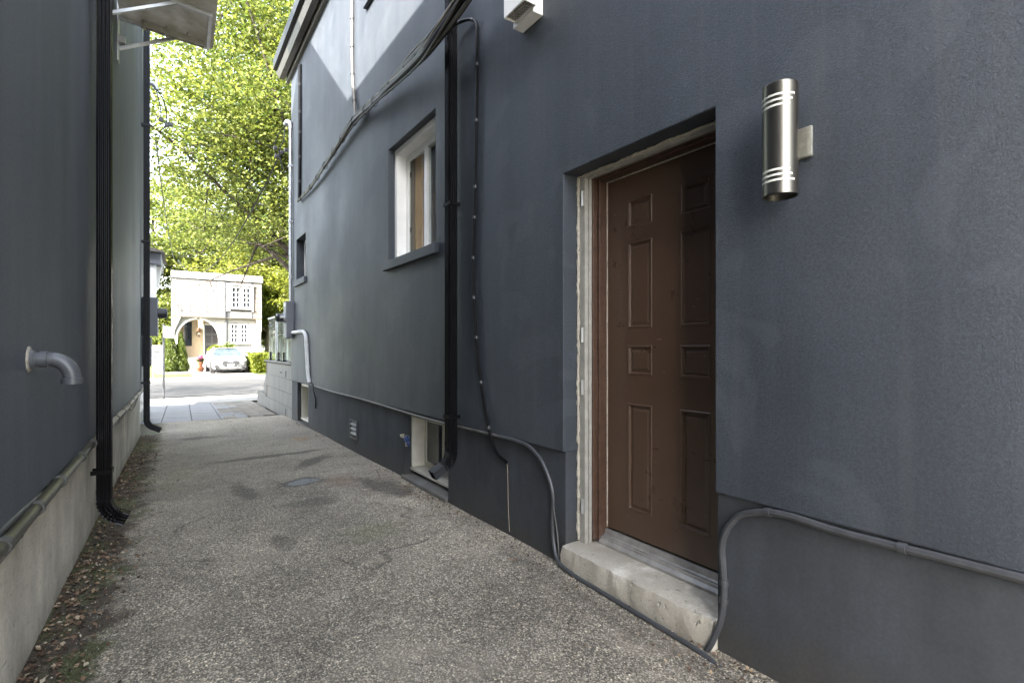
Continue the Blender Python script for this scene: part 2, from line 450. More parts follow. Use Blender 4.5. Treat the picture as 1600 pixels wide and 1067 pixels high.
M['brass'] = simple('old_brass', (0.32, 0.29, 0.22), 0.4, 0.7)
M['sign_white'] = simple('sign_white', (0.7, 0.68, 0.7), 0.5)
M['sign_red'] = simple('sign_red', (0.55, 0.04, 0.16), 0.5)
M['sign_purple'] = simple('sign_purple', (0.18, 0.10, 0.45), 0.5)
M['ceramic'] = simple('ceramic_insulator', (0.05, 0.05, 0.055), 0.3)

# ---------------------------------------------------------------- mesh helpers
LA = R(1.15)
LN = Vector((math.cos(LA), -math.sin(LA), 0)); LD = Vector((math.sin(LA), math.cos(LA), 0))
def LX(p):                       # left-house frame: (off from wall, along wall, z) -> world
    return LN*(-0.489+p[0]) + LD*p[1] + Vector((0, 0, p[2]))
def ident(p): return Vector(p)

def gz(y):
    if y < 5: return 0.0
    if y < 10: return -0.012*(y-5)
    if y < 19: return -0.06-0.0244*(y-10)
    return -0.28
OZ = -0.18                       # level of the lots across the street

class B:
    def __init__(s, xf=None):
        s.v = []; s.f = []; s.mi = []; s.mats = None; s.xf = xf or ident; s.cur = 0
    def add(s, vs, fs):
        o = len(s.v)
        s.v += [tuple(s.xf(p)) for p in vs]
        s.f += [tuple(i+o for i in f) for f in fs]
        s.mi += [s.cur]*len(fs)
        return s
    def box(s, x0, x1, y0, y1, z0, z1):
        s.add([(x0,y0,z0),(x1,y0,z0),(x1,y1,z0),(x0,y1,z0),(x0,y0,z1),(x1,y0,z1),(x1,y1,z1),(x0,y1,z1)],
              [(0,3,2,1),(4,5,6,7),(0,1,5,4),(1,2,6,5),(2,3,7,6),(3,0,4,7)])
        return s
    def prism(s, poly, axis, a, b):
        """poly of 2D points extruded along axis ('x','y','z') from a to b"""
        n = len(poly)
        def P(p, k):
            return {'x': (k, p[0], p[1]), 'y': (p[0], k, p[1]), 'z': (p[0], p[1], k)}[axis]
        vs = [P(p, a) for p in poly]+[P(p, b) for p in poly]
        fs = [tuple(range(n))[::-1], tuple(range(n, 2*n))]+[(i, (i+1) % n, n+(i+1) % n, n+i) for i in range(n)]
        return s.add(vs, fs)
    def sweep(s, prof, path, side=(0, 1, 0), scales=None, caps=True):
        """prof = [(a,b)] a along side, b along (tangent x side)"""
        side = Vector(side).normalized(); n = len(prof); vs = []; fs = []
        pts = [Vector(p) for p in path]
        for i, p in enumerate(pts):
            t = (pts[min(i+1, len(pts)-1)]-pts[max(i-1, 0)]).normalized()
            u = (side-t*side.dot(t)).normalized()
            v = t.cross(u)
            k = scales[i] if scales else 1.0
            for a, b in prof:
                vs.append(p+u*a*k+v*b*k)
        for i in range(len(pts)-1):
            for j in range(n):
                fs.append((i*n+j, i*n+(j+1) % n, (i+1)*n+(j+1) % n, (i+1)*n+j))
        if caps:
            fs.append(tuple(range(n))[::-1]); fs.append(tuple(range((len(pts)-1)*n, len(pts)*n)))
        return s.add(vs, fs)
    def tube(s, path, r, n=8, caps=True, scales=None):
        pts = [Vector(p) for p in path]
        if len(pts) < 2: return s
        t = (pts[1]-pts[0]).normalized()
        u = t.orthogonal().normalized(); vs = []; fs = []
        rr = r if hasattr(r, '__len__') else [r]*len(pts)
        for i, p in enumerate(pts):
            t = (pts[min(i+1, len(pts)-1)]-pts[max(i-1, 0)])
            if t.length < 1e-9: t = Vector((0, 0, 1))
            t.normalize()
            u = (u-t*u.dot(t)); u = u.normalized() if u.length > 1e-6 else t.orthogonal().normalized()
            v = t.cross(u)
            for j in range(n):
                a = 2*math.pi*j/n
                vs.append(p+(u*math.cos(a)+v*math.sin(a))*rr[i])
        for i in range(len(pts)-1):
            for j in range(n):
                fs.append((i*n+j, i*n+(j+1) % n, (i+1)*n+(j+1) % n, (i+1)*n+j))
        if caps:
            fs.append(tuple(range(n))[::-1]); fs.append(tuple(range((len(pts)-1)*n, len(pts)*n)))
        return s.add(vs, fs)
    def lathe(s, c, prof, axis='z', n=24):
        """prof=[(r,h)] around an axis through c"""
        vs = []; fs = []
        for r, h in prof:
            for j in range(n):
                a = 2*math.pi*j/n; x, y = r*math.cos(a), r*math.sin(a)
                vs.append({'z': (c[0]+x, c[1]+y, c[2]+h), 'x': (c[0]+h, c[1]+x, c[2]+y), 'y': (c[0]+y, c[1]+h, c[2]+x)}[axis])
        for i in range(len(prof)-1):
            for j in range(n):
                fs.append((i*n+j, i*n+(j+1) % n, (i+1)*n+(j+1) % n, (i+1)*n+j))
        fs.append(tuple(range(n))[::-1]); fs.append(tuple(range((len(prof)-1)*n, len(prof)*n)))
        return s.add(vs, fs)
    def grid(s, us, vs_, holes, P, depth):
        """wall of cells with holes [(u0,u1,v0,v1)]; P(u,v,d) -> point, d from 0 (face) to depth"""
        us = sorted(set(round(u, 5) for u in us)); vv = sorted(set(round(v, 5) for v in vs_))
        nu, nv = len(us), len(vv)
        solid = [[not any(h[0]-1e-4 <= (us[i]+us[i+1])/2 <= h[1]+1e-4 and h[2]-1e-4 <= (vv[j]+vv[j+1])/2 <= h[3]+1e-4 for h in holes)
                  for j in range(nv-1)] for i in range(nu-1)]
        pts = [P(us[i], vv[j], d) for d in (0, depth) for i in range(nu) for j in range(nv)]
        I = lambda i, j, k: k*nu*nv+i*nv+j
        fs = []
        g = lambda i, j: 0 <= i < nu-1 and 0 <= j < nv-1 and solid[i][j]
        for i in range(nu-1):
            for j in range(nv-1):
                if not g(i, j): continue
                fs.append((I(i,j,0), I(i+1,j,0), I(i+1,j+1,0), I(i,j+1,0)))
                fs.append((I(i,j,1), I(i,j+1,1), I(i+1,j+1,1), I(i+1,j,1)))
                if not g(i-1, j): fs.append((I(i,j,0), I(i,j+1,0), I(i,j+1,1), I(i,j,1)))
                if not g(i+1, j): fs.append((I(i+1,j,0), I(i+1,j,1), I(i+1,j+1,1), I(i+1,j+1,0)))
                if not g(i, j-1): fs.append((I(i,j,0), I(i,j,1), I(i+1,j,1), I(i+1,j,0)))
                if not g(i, j+1): fs.append((I(i,j+1,0), I(i+1,j+1,0), I(i+1,j+1,1), I(i,j+1,1)))
        return s.add(pts, fs)
    def build(s, name, mat, parent=None, smooth=False, bevel=0.0, kind=None, label=None, seg=2):
        me = bpy.data.meshes.new(name)
        off = world_loc(parent) if parent else Vector((0, 0, 0))
        me.from_pydata([(x-off.x, y-off.y, z-off.z) for x, y, z in s.v], [], s.f)
        bm = bmesh.new(); bm.from_mesh(me)
        bmesh.ops.remove_doubles(bm, verts=bm.verts, dist=1e-6)
        bmesh.ops.recalc_face_normals(bm, faces=bm.faces)
        bm.to_mesh(me); bm.free()
        for m in (mat if isinstance(mat, list) else [mat]):
            me.materials.append(m)
        o = bpy.data.objects.new(name, me); C.objects.link(o)
        if parent: o.parent = parent
        if smooth:
            me.polygons.foreach_set('use_smooth', [True]*len(me.polygons))
            md = o.modifiers.new('edge', 'EDGE_SPLIT'); md.split_angle = R(38)
        if bevel:
            md = o.modifiers.new('bevel', 'BEVEL'); md.width = bevel; md.segments = seg; md.limit_method = 'ANGLE'; md.angle_limit = R(35)
        if kind: o['kind'] = kind
        if label: o['label'] = label
        return o

def world_loc(o):
    v = Vector((0, 0, 0))
    while o is not None:
        v += o.location; o = o.parent
    return v

def thing(name, loc, label, cat, group=None):
    o = bpy.data.objects.new(name, None); C.objects.link(o)
    o.empty_display_size = 0.1
    o.location = loc; o['label'] = label; o['category'] = cat
    if group: o['group'] = group
    return o
def tag(o, label, cat, group=None):
    o['label'] = label; o['category'] = cat
    if group: o['group'] = group
    return o
def piece(name, mesh, loc, parent, rot=None):
    o = bpy.data.objects.new(name, mesh); C.objects.link(o); o.parent = parent
    o.location = Vector(loc)-world_loc(parent)
    if rot: o.rotation_euler = rot
    return o
def boxmesh(name, sx, sy, sz, mat, bev=0.0):
    b = B().box(-sx/2, sx/2, -sy/2, sy/2, -sz/2, sz/2)
    me = bpy.data.meshes.new(name); me.from_pydata(b.v, [], b.f)
    if bev:
        bm = bmesh.new(); bm.from_mesh(me)
        bmesh.ops.bevel(bm, geom=bm.edges[:], offset=bev, segments=1, affect='EDGES')
        bm.to_mesh(me); bm.free()
    me.materials.append(mat); return me

def smooth_path(pts, n=8):
    P = [Vector(p) for p in pts]; out = []
    for i in range(len(P)-1):
        p0 = P[max(i-1, 0)]; p1 = P[i]; p2 = P[i+1]; p3 = P[min(i+2, len(P)-1)]
        for k in range(n):
            t = k/n
            out.append(0.5*((2*p1)+(p2-p0)*t+(2*p0-5*p1+4*p2-p3)*t*t+(3*p1-p0-3*p2+p3)*t**3))
    out.append(P[-1]); return out

def leafcloud(name, pts, size, mat, parent=None, jitter=0.4, up=0.35, kind=None, fold=0.25, aspect=0.62):
    """one mesh of small folded leaves at pts (N,3) in world coordinates"""
    N = len(pts); off = np.array(world_loc(parent)) if parent else np.zeros(3)
    pts = np.asarray(pts)-off
    nrm = rng.normal(size=(N, 3)); nrm[:, 2] = np.abs(nrm[:, 2])+up
    nrm /= np.linalg.norm(nrm, axis=1)[:, None]
    a = rng.normal(size=(N, 3)); a -= (a*nrm).sum(1)[:, None]*nrm; a /= np.linalg.norm(a, axis=1)[:, None]
    b = np.cross(nrm, a)
    s = (size*(1+jitter*(rng.random(N)*2-1)))[:, None]
    v = np.empty((N, 4, 3))
    v[:, 0] = pts-a*s*0.5; v[:, 1] = pts-b*s*0.5*aspect+nrm*s*fold; v[:, 2] = pts+a*s*0.5; v[:, 3] = pts+b*s*0.5*aspect+nrm*s*fold
    me = bpy.data.meshes.new(name)
    me.vertices.add(N*4); me.vertices.foreach_set('co', v.reshape(-1))
    tri = (np.arange(N)[:, None]*4+np.array([0, 1, 2, 0, 2, 3])[None]).reshape(-1)
    me.loops.add(len(tri)); me.loops.foreach_set('vertex_index', tri)
    me.polygons.add(2*N); me.polygons.foreach_set('loop_start', np.arange(2*N)*3)
    me.update(calc_edges=True); me.validate()
    me.materials.append(mat)
    o = bpy.data.objects.new(name, me); C.objects.link(o)
    if parent: o.parent = parent
    if kind: o['kind'] = kind
    return o

# ---------------------------------------------------------------- ground, road, walks
def sheet(name, x0, x1, y0, y1, mat, dz=0.0, nx=1, ny=1, wav=0.0, zf=gz):
    vs = []; fs = []
    for i in range(nx+1):
        for j in range(ny+1):
            x = x0+(x1-x0)*i/nx; y = y0+(y1-y0)*j/ny
            vs.append((x, y, zf(y)+dz+wav*mnoise.noise(Vector((x*1.1, y*1.1, 0.3)))))
    for i in range(nx):
        for j in range(ny):
            a = i*(ny+1)+j
            fs.append((a, a+ny+1, a+ny+2, a+1))
    o = B().add(vs, fs).build(name, mat, kind='structure')
    o.data.polygons.foreach_set('use_smooth', [True]*len(o.data.polygons))
    return o

sheet('ground', -400, 400, -200, 600, M['lawn'], -0.40, zf=lambda y: 0)
sheet('bounce_pad', -14, 14, -16, -3.97, M['walk'], -0.012, zf=lambda y: 0)  # unseen pale pad added behind the camera to bounce sunlight into the alley
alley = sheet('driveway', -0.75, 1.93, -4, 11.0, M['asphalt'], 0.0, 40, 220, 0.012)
XR = 1.867
sheet('front_yard', -14, 14, 11.0, 15.6, M['joint'], -0.05, 1, 24)
walk = sheet('pavement', -40, 40, 15.6, 17.6, M['walk'], 0.0, 20, 4)
sheet('driveway_apron', -40, 40, 17.6, 19.0, M['walk'], -0.02, 20, 4)
sheet('road', -60, 60, 19.0, 27.4, M['road'], 0.0, zf=lambda y: -0.28)
kb = B()
for i in range(60):
    kb.box(-60+2*i+0.004, -58+2*i-0.004, 27.4, 27.56, -0.4, OZ-0.004 if not 1.2 < -59+2*i < 4.6 else OZ-0.03)
kerb = kb.build('kerb', M['kerb'], kind='structure', bevel=0.012)
sheet('far_pavement', -60, 60, 27.56, 29.3, M['walk'], 0, zf=lambda y: OZ)
sheet('far_lawn', -60, 60, 29.3, 60, M['lawn'], -0.012, zf=lambda y: OZ)
sheet('far_driveway', 1.05, 3.95, 29.3, 37.9, M['walk'], 0.002, zf=lambda y: OZ)

# paving slabs and small pavers between the asphalt and the pavement: real pieces
yard = thing('paving', (0.5, 13, gz(13)), 'grey slab and small tan paver apron between the asphalt and the street', 'paving')
yard['kind'] = 'structure'
del yard['category']
sm = boxmesh('paving_slab', 0.452, 0.735, 0.05, M['slab'], 0.006)
for i in range(-4, 3):
    for j in range(6):
        x = -0.115+0.4*0+i*0.462+0.27-0.02; y = 11.37+j*0.745
        piece('paving_slab', sm, (x+0.02*(y-11)+0.0, y, gz(y)-0.022+rng.normal()*0.0015), yard, (-0.0244, rng.normal()*0.002, -LA))
cm = boxmesh('paver', 0.225, 0.40, 0.05, M['cobble'], 0.006)
for i in range(5):
    for j in range(11):
        x = 0.99+i*0.232; y = 11.2+j*0.408+(0.2 if i % 2 else 0)
        if x+0.02*(y-11) > 1.78 or y > 15.5: continue
        piece('paver', cm, (x+0.02*(y-11), y, gz(y)-0.022+rng.normal()*0.002), yard, (-0.0244, rng.normal()*0.004, -LA))

# ---------------------------------------------------------------- RIGHT HOUSE
rh = thing('dark_house', (4.5, 3, 0), 'dark grey stucco house on the right with the brown side door', 'house')
YF = 9.983; YB = -2.5
holes = [(1.281, 2.254, 0.655, 2.237), (3.93, 5.03, 2.12, 3.26), (8.80, 9.536, 2.41, 3.125), (4.55, 5.62, 5.15, 6.0)]
def gridlines(holes, a, b, k, extra=()):
    s = {a, b, *extra}
    for h in holes: s |= {h[k], h[k+1]}
    return list(s)
P = lambda u, v, d: (XR+d, u, v)
b = B(); b.grid(gridlines(holes, YB, YF, 0), gridlines(holes, 0.655, 6.35, 2), holes, P, 0.30)
b.build('wall', M['stucco'], rh, bevel=0.006)
fh = [(1.281, 2.254, -0.5, 0.655), (3.73, 4.65, 0.03, 0.63), (8.70, 9.536, -0.03, 0.645)]
P2 = lambda u, v, d: (XR+0.018+d, u, v)
b = B(); b.grid(gridlines(fh, YB, YF, 0), gridlines(fh, -0.5, 0.652, 2), fh, P2, 0.28)
b.build('foundation', M['found'], rh, bevel=0.005)
# the remaining sides of the house and its roof
b = B(); b.box(XR+0.305, 11, YF-0.3, YF, -0.5, 6.35).box(XR+0.305, 11, YB, YB+0.3, -0.5, 6.35).box(11.0, 11.3, YB, YF, -0.5, 6.35)
b.build('wall', M['stucco'], rh)
b = B().prism([(XR-0.27, 6.32), (11.6, 6.32), (11.6, 6.5), (6.5, 8.4), (XR-0.27, 6.5)], 'y', YB-0.3, 10.2)
b.build('roof', M['cable_dark'], rh)
b = B().box(XR-0.05, XR, YB-0.3, 10.18, 6.12, 6.315).box(XR-0.21, XR-0.053, YB-0.3, 10.18, 6.285, 6.315)
b.build('soffit', M['soffit'], rh)
gp = [(-0.0, 0.0), (0.0, 0.135), (-0.012, 0.135), (-0.012, 0.012), (-0.085, 0.012), (-0.125, 0.085), (-0.125, 0.135), (-0.137, 0.135), (-0.137, 0.08), (-0.09, 0.0)]
b = B().prism([(XR-0.075+x, 6.185+z) for x, z in gp], 'y', YB-0.3, 10.2)
b.build('gutter', M['gutter'], rh, bevel=0.004)
# dark rooms behind the windows
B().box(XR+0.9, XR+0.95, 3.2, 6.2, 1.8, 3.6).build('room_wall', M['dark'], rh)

# big window
def window_big():
    Y0, Y1, Z0, Z1 = 3.93, 5.03, 2.12, 3.26
    b = B()
    x0, x1 = XR+0.065, XR+0.20
    t_ = 0.055
    b.box(x0, x1, Y1-t_, Y1, Z0, Z1).box(x0, x1, Y0, Y0+t_, Z0, Z1).box(x0, x1, Y0+t_, Y1-t_, Z1-t_, Z1).box(x0, x1, Y0+t_, Y1-t_, Z0, Z0+0.035)
    fr = b.build('window', M['white_paint'], rh, bevel=0.004)
    # broad white reveal and inner sash
    b = B(); a, c = Y0+t_+0.002, Y1-t_-0.002
    b.box(x0+0.10, x0+0.15, c-0.055, c, Z0+0.04, Z1-t_-0.002).box(x0+0.10, x0+0.15, a, a+0.05, Z0+0.04, Z1-t_-0.002)
    b.box(x0+0.10, x0+0.15, a+0.05, c-0.055, Z1-t_-0.06, Z1-t_-0.002).box(x0+0.10, x0+0.15, a+0.05, c-0.055, Z0+0.04, Z0+0.09)
    b.box(x0+0.095, x0+0.145, 4.46, 4.515, Z0+0.09, Z1-t_-0.06)
    b.build('sash', M['white_paint'], fr, bevel=0.003)
    B().box(x0+0.118, x0+0.124, 4.515, c-0.055, Z0+0.09, Z1-t_-0.06).build('pane', M['glass_clear'], fr)
    B().box(x0+0.118, x0+0.124, a+0.05, 4.46, Z0+0.09, Z1-t_-0.06).build('pane', M['glass_clear'], fr)
    # brown wooden jamb seen through the open pane
    b = B().box(x0+0.125, x0+0.149, c-0.155, c-0.057, Z0+0.092, Z1-t_-0.062).build('jamb', M['wood_dark'], fr)
    b = B().box(x0+0.135, x0+0.155, c-0.31, c-0.157, Z0+0.092, Z1-t_-0.062).build('jamb', M['wood_brown'], fr)
    b = B().box(x0+0.20, x0+0.24, c-0.60, c-0.33, Z0-0.1, Z1+0.1).build('curtain', M['wood_dark'], fr)
    for z in (2.42, 2.98): B().box(x0+0.116, x0+0.1245, c-0.085, c-0.062, z, z+0.05).build('hinge', M['car_dark'], fr)
    B().box(XR-0.045, XR-0.003, Y0-0.09, Y1+0.06, 2.03, 2.118).build('sill', M['stucco'], rh, bevel=0.006)
    B().box(XR-0.002, XR+0.064, Y0+0.002, Y1-0.002, 2.085, 2.117+0.004).build('sill', M['stucco'], rh, bevel=0.002)
window_big()
# narrow far window
b = B().box(XR+0.13, XR+0.18, 8.802, 8.85, 2.412, 3.123).box(XR+0.13, XR+0.18, 9.488, 9.534, 2.412, 3.123).box(XR+0.13, XR+0.18, 8.85, 9.488, 3.075, 3.123).box(XR+0.13, XR+0.18, 8.85, 9.488, 2.412, 2.46)
f = b.build('window', M['white_paint'], rh)
B().box(XR+0.15, XR+0.156, 8.85, 9.488, 2.46, 3.075).build('pane', M['glass_dark'], f)
B().box(XR-0.04, XR-0.002, 8.74, 9.60, 2.31, 2.408).build('sill', M['stucco'], rh, bevel=0.005)
# upper window
b = B().box(XR+0.13, XR+0.18, 4.552, 4.60, 5.152, 5.998).box(XR+0.13, XR+0.18, 5.57, 5.618, 5.152, 5.998).box(XR+0.13, XR+0.18, 4.60, 5.57, 5.95, 5.998).box(XR+0.13, XR+0.18, 4.60, 5.57, 5.152, 5.20)
f = b.build('window', M['white_paint'], rh)
B().box(XR+0.15, XR+0.156, 4.60, 5.57, 5.20, 5.95).build('pane', M['glass_dark'], f)
B().box(XR-0.045, XR-0.002, 4.45, 5.72, 5.06, 5.148).build('sill', M['stucco'], rh, bevel=0.005)
# basement window behind the downspout
def bwin(Y0, Y1, Z0, Z1, sillout, lit=False):
    x = XR+0.018
    b = B().box(x+0.065, x+0.20, Y1-0.03, Y1-0.002, Z0+0.03, Z1-0.002).box(x+0.065, x+0.20, Y0+0.002, Y0+0.03, Z0+0.03, Z1-0.002)
    b.box(x+0.065, x+0.20, Y0+0.03, Y1-0.03, Z1-0.06, Z1-0.002).box(x+0.055, x+0.26, Y0+0.002, Y1-0.002, Z0+0.002, Z0+0.028)
    fr = b.build('window', M['cream_paint'], rh, bevel=0.003)
    # wide cream side panel and the sash
    b = B(); a, c = Y0+0.032, Y1-0.032
    b.box(x+0.19, x+0.235, c-0.035, c, Z0+0.03, Z1-0.062).box(x+0.19, x+0.235, a, a+0.035, Z0+0.03, Z1-0.062)
    b.box(x+0.19, x+0.235, a+0.035, c-0.035, Z1-0.11, Z1-0.062).box(x+0.19, x+0.235, a+0.035, c-0.035, Z0+0.03, Z0+0.075)
    b.box(x+0.185, x+0.235, (a+c)/2-0.03, (a+c)/2+0.03, Z0+0.075, Z1-0.11)
    b.build('sash', M['cream_paint'], fr, bevel=0.003)
    B().box(x+0.205, x+0.211, a+0.035, c-0.035, Z0+0.075, Z1-0.11).build('pane', M['glass_dark'], fr)
    b = B().prism([(XR+0.02-sillout, Z0-0.10), (XR+0.018, Z0-0.10), (x+0.27, Z0-0.02), (x+0.27, Z0), (XR+0.02-sillout, Z0-0.045)], 'y', Y0-0.0, Y1+0.03)
    b.build('sill', M['sill'], rh, bevel=0.006)
bwin(3.732, 4.648, 0.075, 0.648, 0.03)
bwin(8.702, 9.534, 0.0, 0.645, 0.03)
# caulk bead round the near basement window
# ---------------- brown door
dr = bpy.data.objects.new('door', None); C.objects.link(dr); dr.parent = rh
dr.location = Vector((2.12, 1.74, 0.2))-world_loc(rh)
zr = [(0.355, 0.943), (1.100, 1.262), (1.355, 1.830), (1.911, 2.062)]
yc = [(1.828, 2.000), (1.477, 1.649)]
L0, L1 = 1.322, 2.153
ph = [(a, c, z0, z1) for a, c in yc for z0, z1 in zr]
b = B(); b.grid(gridlines(ph, L0, L1, 0), gridlines(ph, 0.212, 2.198, 2), ph, lambda u, v, d: (2.12+d, u, v), 0.012)
b.build('leaf', M['door'], dr)
for a, c, z0, z1 in ph:
    rings = [(0, 0.0), (0.004, -0.0035), (0.010, -0.0035), (0.016, 0.009), (0.021, 0.009), (0.036, 0.002)]
    vs = []; fs = []
    for e, d in rings:
        vs += [(2.12+d, a+e, z0+e), (2.12+d, c-e, z0+e), (2.12+d, c-e, z1-e), (2.12+d, a+e, z1-e)]
    for k in range(len(rings)-1):
        for j in range(4):
            fs.append((k*4+j, k*4+(j+1) % 4, (k+1)*4+(j+1) % 4, (k+1)*4+j))
    k = len(rings)-1
    fs.append((k*4, k*4+1, k*4+2, k*4+3))
    B().add(vs, fs).build('panel', M['door'], dr, bevel=0.0012)
# bright worn line round the leaf, brown jamb, weathered grey trim with hinge plates
b = B().box(2.112, 2.118, 2.1535, 2.158, 0.215, 2.205).box(2.112, 2.118, L0, 2.1535, 2.2, 2.205)
b.build('weather_strip', M['caulk'], dr)
b = B().box(2.055, 2.16, 2.158, 2.192, 0.15, 2.235).box(2.02, 2.055, 2.172, 2.192, 0.15, 2.235)
b.box(2.055, 2.16, 1.30, 2.158, 2.206, 2.2365).box(2.02, 2.055, 1.30, 2.172, 2.216, 2.2365)
b.box(2.055, 2.16, 1.283, 1.32, 0.15, 2.205)
b.build('door_frame', M['door_edge'], dr, bevel=0.003)
b = B().box(1.975, 2.0, 2.192, 2.240, 0.13, 2.228).box(2.0, 2.02, 2.182, 2.215, 0.13, 2.228).box(1.985, 2.02, 1.283, 2.192, 2.214, 2.2345)
b.box(1.975, 1.985, 1.283, 2.192, 2.222, 2.2345)
b.build('outer_trim', M['frame_trim'], dr, bevel=0.002)
b = B()
pts = []
z = 0.14
while z < 2.23:
    pts.append((1.973+random.uniform(-0.003, 0.003), 2.246+random.uniform(-0.0035, 0.002), z)); z += 0.022
b.tube(pts, [0.008+random.uniform(-0.003, 0.004) for _ in pts], 6)
pts = []; y = 2.245
while y > 1.29:
    pts.append((1.975+random.uniform(-0.003, 0.003), y, 2.230+random.uniform(-0.002, 0.003))); y -= 0.02
b.tube(pts, [0.007+random.uniform(-0.0025, 0.003) for _ in pts], 6)
b.build('caulk_bead', M['caulk'], dr, smooth=True)
for z in (0.30, 0.98, 1.28, 2.06):
    B().box(1.969, 1.9745, 2.197, 2.222, z, z+0.085).tube([(1.968, 2.210, z), (1.968, 2.210, z+0.085)], 0.005, 8).build('hinge', M['alu'], dr)
# hollow dark reveal behind everything and the threshold
b = B().prism([(2.048, 0.132), (2.118, 0.132), (2.118, 0.205), (2.100, 0.205), (2.094, 0.178), (2.070, 0.168), (2.048, 0.145)], 'y', 1.283, 2.157)
for k in range(2):
    b.box(2.062+k*0.014, 2.067+k*0.014, 1.284, 2.156, 0.150, 0.172+k*0.005)
b.build('threshold', M['alu_dull'], dr, bevel=0.0015)
# concrete step with chipped edge
nx, ny, nz = 6, 46, 8
bm = bmesh.new()
vs = {}
X0, X1, Y0, Y1, Z0, Z1 = XR-0.022, 2.12, 1.283, 2.252, -0.35, 0.131
def stepP(i, j, k):
    x = X0+(X1-X0)*i/nx; y = Y0+(Y1-Y0)*j/ny; z = Z0+(Z1-Z0)*(k/nz)**0.8
    n1 = mnoise.noise(Vector((y*14, z*14, x*14))); n2 = mnoise.noise(Vector((y*45, z*45, 3)))
    if i == 0:
        x += 0.010*n1+0.006*n2
        if k == nz: x += 0.008+0.012*abs(n2); z -= 0.005+0.010*abs(n1)
    if k == nz and i == 1: z -= 0.001
    return (x, y, z)
b = B(); faces = []; idx = {}
verts = []
def V(i, j, k):
    if (i, j, k) not in idx:
        idx[(i, j, k)] = len(verts); verts.append(stepP(i, j, k))
    return idx[(i, j, k)]
for i in range(nx):
    for j in range(ny): faces.append((V(i, j, nz), V(i+1, j, nz), V(i+1, j+1, nz), V(i, j+1, nz)))
for j in range(ny):
    for k in range(nz): faces.append((V(0, j, k), V(0, j, k+1), V(0, j+1, k+1), V(0, j+1, k)))
for i in range(nx):
    for k in range(nz):
        faces.append((V(i, 0, k), V(i+1, 0, k), V(i+1, 0, k+1), V(i, 0, k+1)))
        faces.append((V(i, ny, k), V(i, ny, k+1), V(i+1, ny, k+1), V(i+1, ny, k)))
b.add(verts, faces).build('step', M['step'], dr, smooth=True)

# ---------------- downspouts
def ribbed(wd, dp, ribs=4, amp=0.004, r=0.006):
    """corrugated rectangular section, width along side axis, depth across"""
    pts = []
    def edge(p, q, out):
        n = ribs*4
        for i in range(n):
            t = (i+0.5)/n
            k = 0 if i % 4 < 2 else -amp
            if i in (0, n-1): k = -r*0.3
            pts.append((p[0]+(q[0]-p[0])*t+out[0]*k, p[1]+(q[1]-p[1])*t+out[1]*k))
    a, c = wd/2, dp/2
    edge((-a, -c), (a, -c), (0, -1)); edge((a, -c), (a, c), (1, 0)); edge((a, c), (-a, c), (0, 1)); edge((-a, c), (-a, -c), (-1, 0))
    return pts

def downspout(xf, x, y, top, zb, kick, label, w_=0.085, d_=0.072, straps=(0.5,), root=None, kickdir=1, wallx=0.0, ribs=4, mat=None):
    mat = mat or M['black']
    loc = xf((x, y, 0.3))
    t_ = thing('downspout', loc, label, 'downspout')
    prof = ribbed(w_, d_, ribs, 0.004)
    B(xf).sweep(prof, [(x, y, top), (x, y, zb+0.30)]).build('pipe', mat, t_, smooth=False)
    # crimped elbow: many small ridges round the bend
    path = []; sc = []
    n = 22; rad = 0.13
    for i in range(n+1):
        a = R(62)*i/n
        path.append((x+kickdir*rad*(1-math.cos(a)), y, zb+0.29-rad*math.sin(a)))
        sc.append(1.07 if i % 3 else 0.98)
    a = R(62)
    dx, dz = math.sin(a)*kickdir, -math.cos(a)
    last = path[-1]
    for k in range(1, 5):
        path.append((last[0]+dx*kick*k/4, y, last[2]+dz*kick*k/4)); sc.append(1.03)
    B(xf).sweep(ribbed(w_*0.98, d_*0.98, ribs, 0.0035), [(x, y, zb+0.36)]+path, scales=[1.07]+sc, caps=False).build('elbow', mat, t_)
    inn = B(xf).sweep([(-w_*0.42, -d_*0.42), (w_*0.42, -d_*0.42), (w_*0.42, d_*0.42), (-w_*0.42, d_*0.42)], path[-4:-2], caps=True)
    inn.build('outlet', M['dark'], t_)
    for z in straps:
        e = 0.006
        x0, x1 = (min(wallx, x-d_/2-e), x+d_/2+e) if kickdir > 0 else (x-d_/2-e, max(wallx, x+d_/2+e))
        b = B(xf)
        b.box(x0, x1, y-w_/2-e, y-w_/2-0.001, z-0.014, z+0.014).box(x0, x1, y+w_/2+0.001, y+w_/2+e, z-0.014, z+0.014)
        xx = (x1-e+0.001, x1) if kickdir > 0 else (x0, x0+e-0.001)
        b.box(xx[0], xx[1], y-w_/2-0.001, y+w_/2+0.001, z-0.014, z+0.014)
        b.build('strap', mat, t_, bevel=0.002)
    return t_
downspout(ident, 1.812, 3.537, 6.2, 0.16, 0.10, 'glossy black ribbed downspout on the right wall beside the brown-framed window', straps=(0.72, 2.35), kickdir=-1, wallx=XR)
downspout(LX, 0.066, 4.20, 6.0, -0.02, 0.055, 'black ribbed downspout nearest the camera on the left wall', straps=(0.455,), kickdir=1, wallx=0.0, d_=0.078)
downspout(LX, 0.062, 8.93, 5.95, -0.06, 0.11, 'far dark downspout at the street end of the left wall', w_=0.08, d_=0.075, straps=(0.75, 2.75, 4.4), kickdir=1, mat=M['cable_dark'])

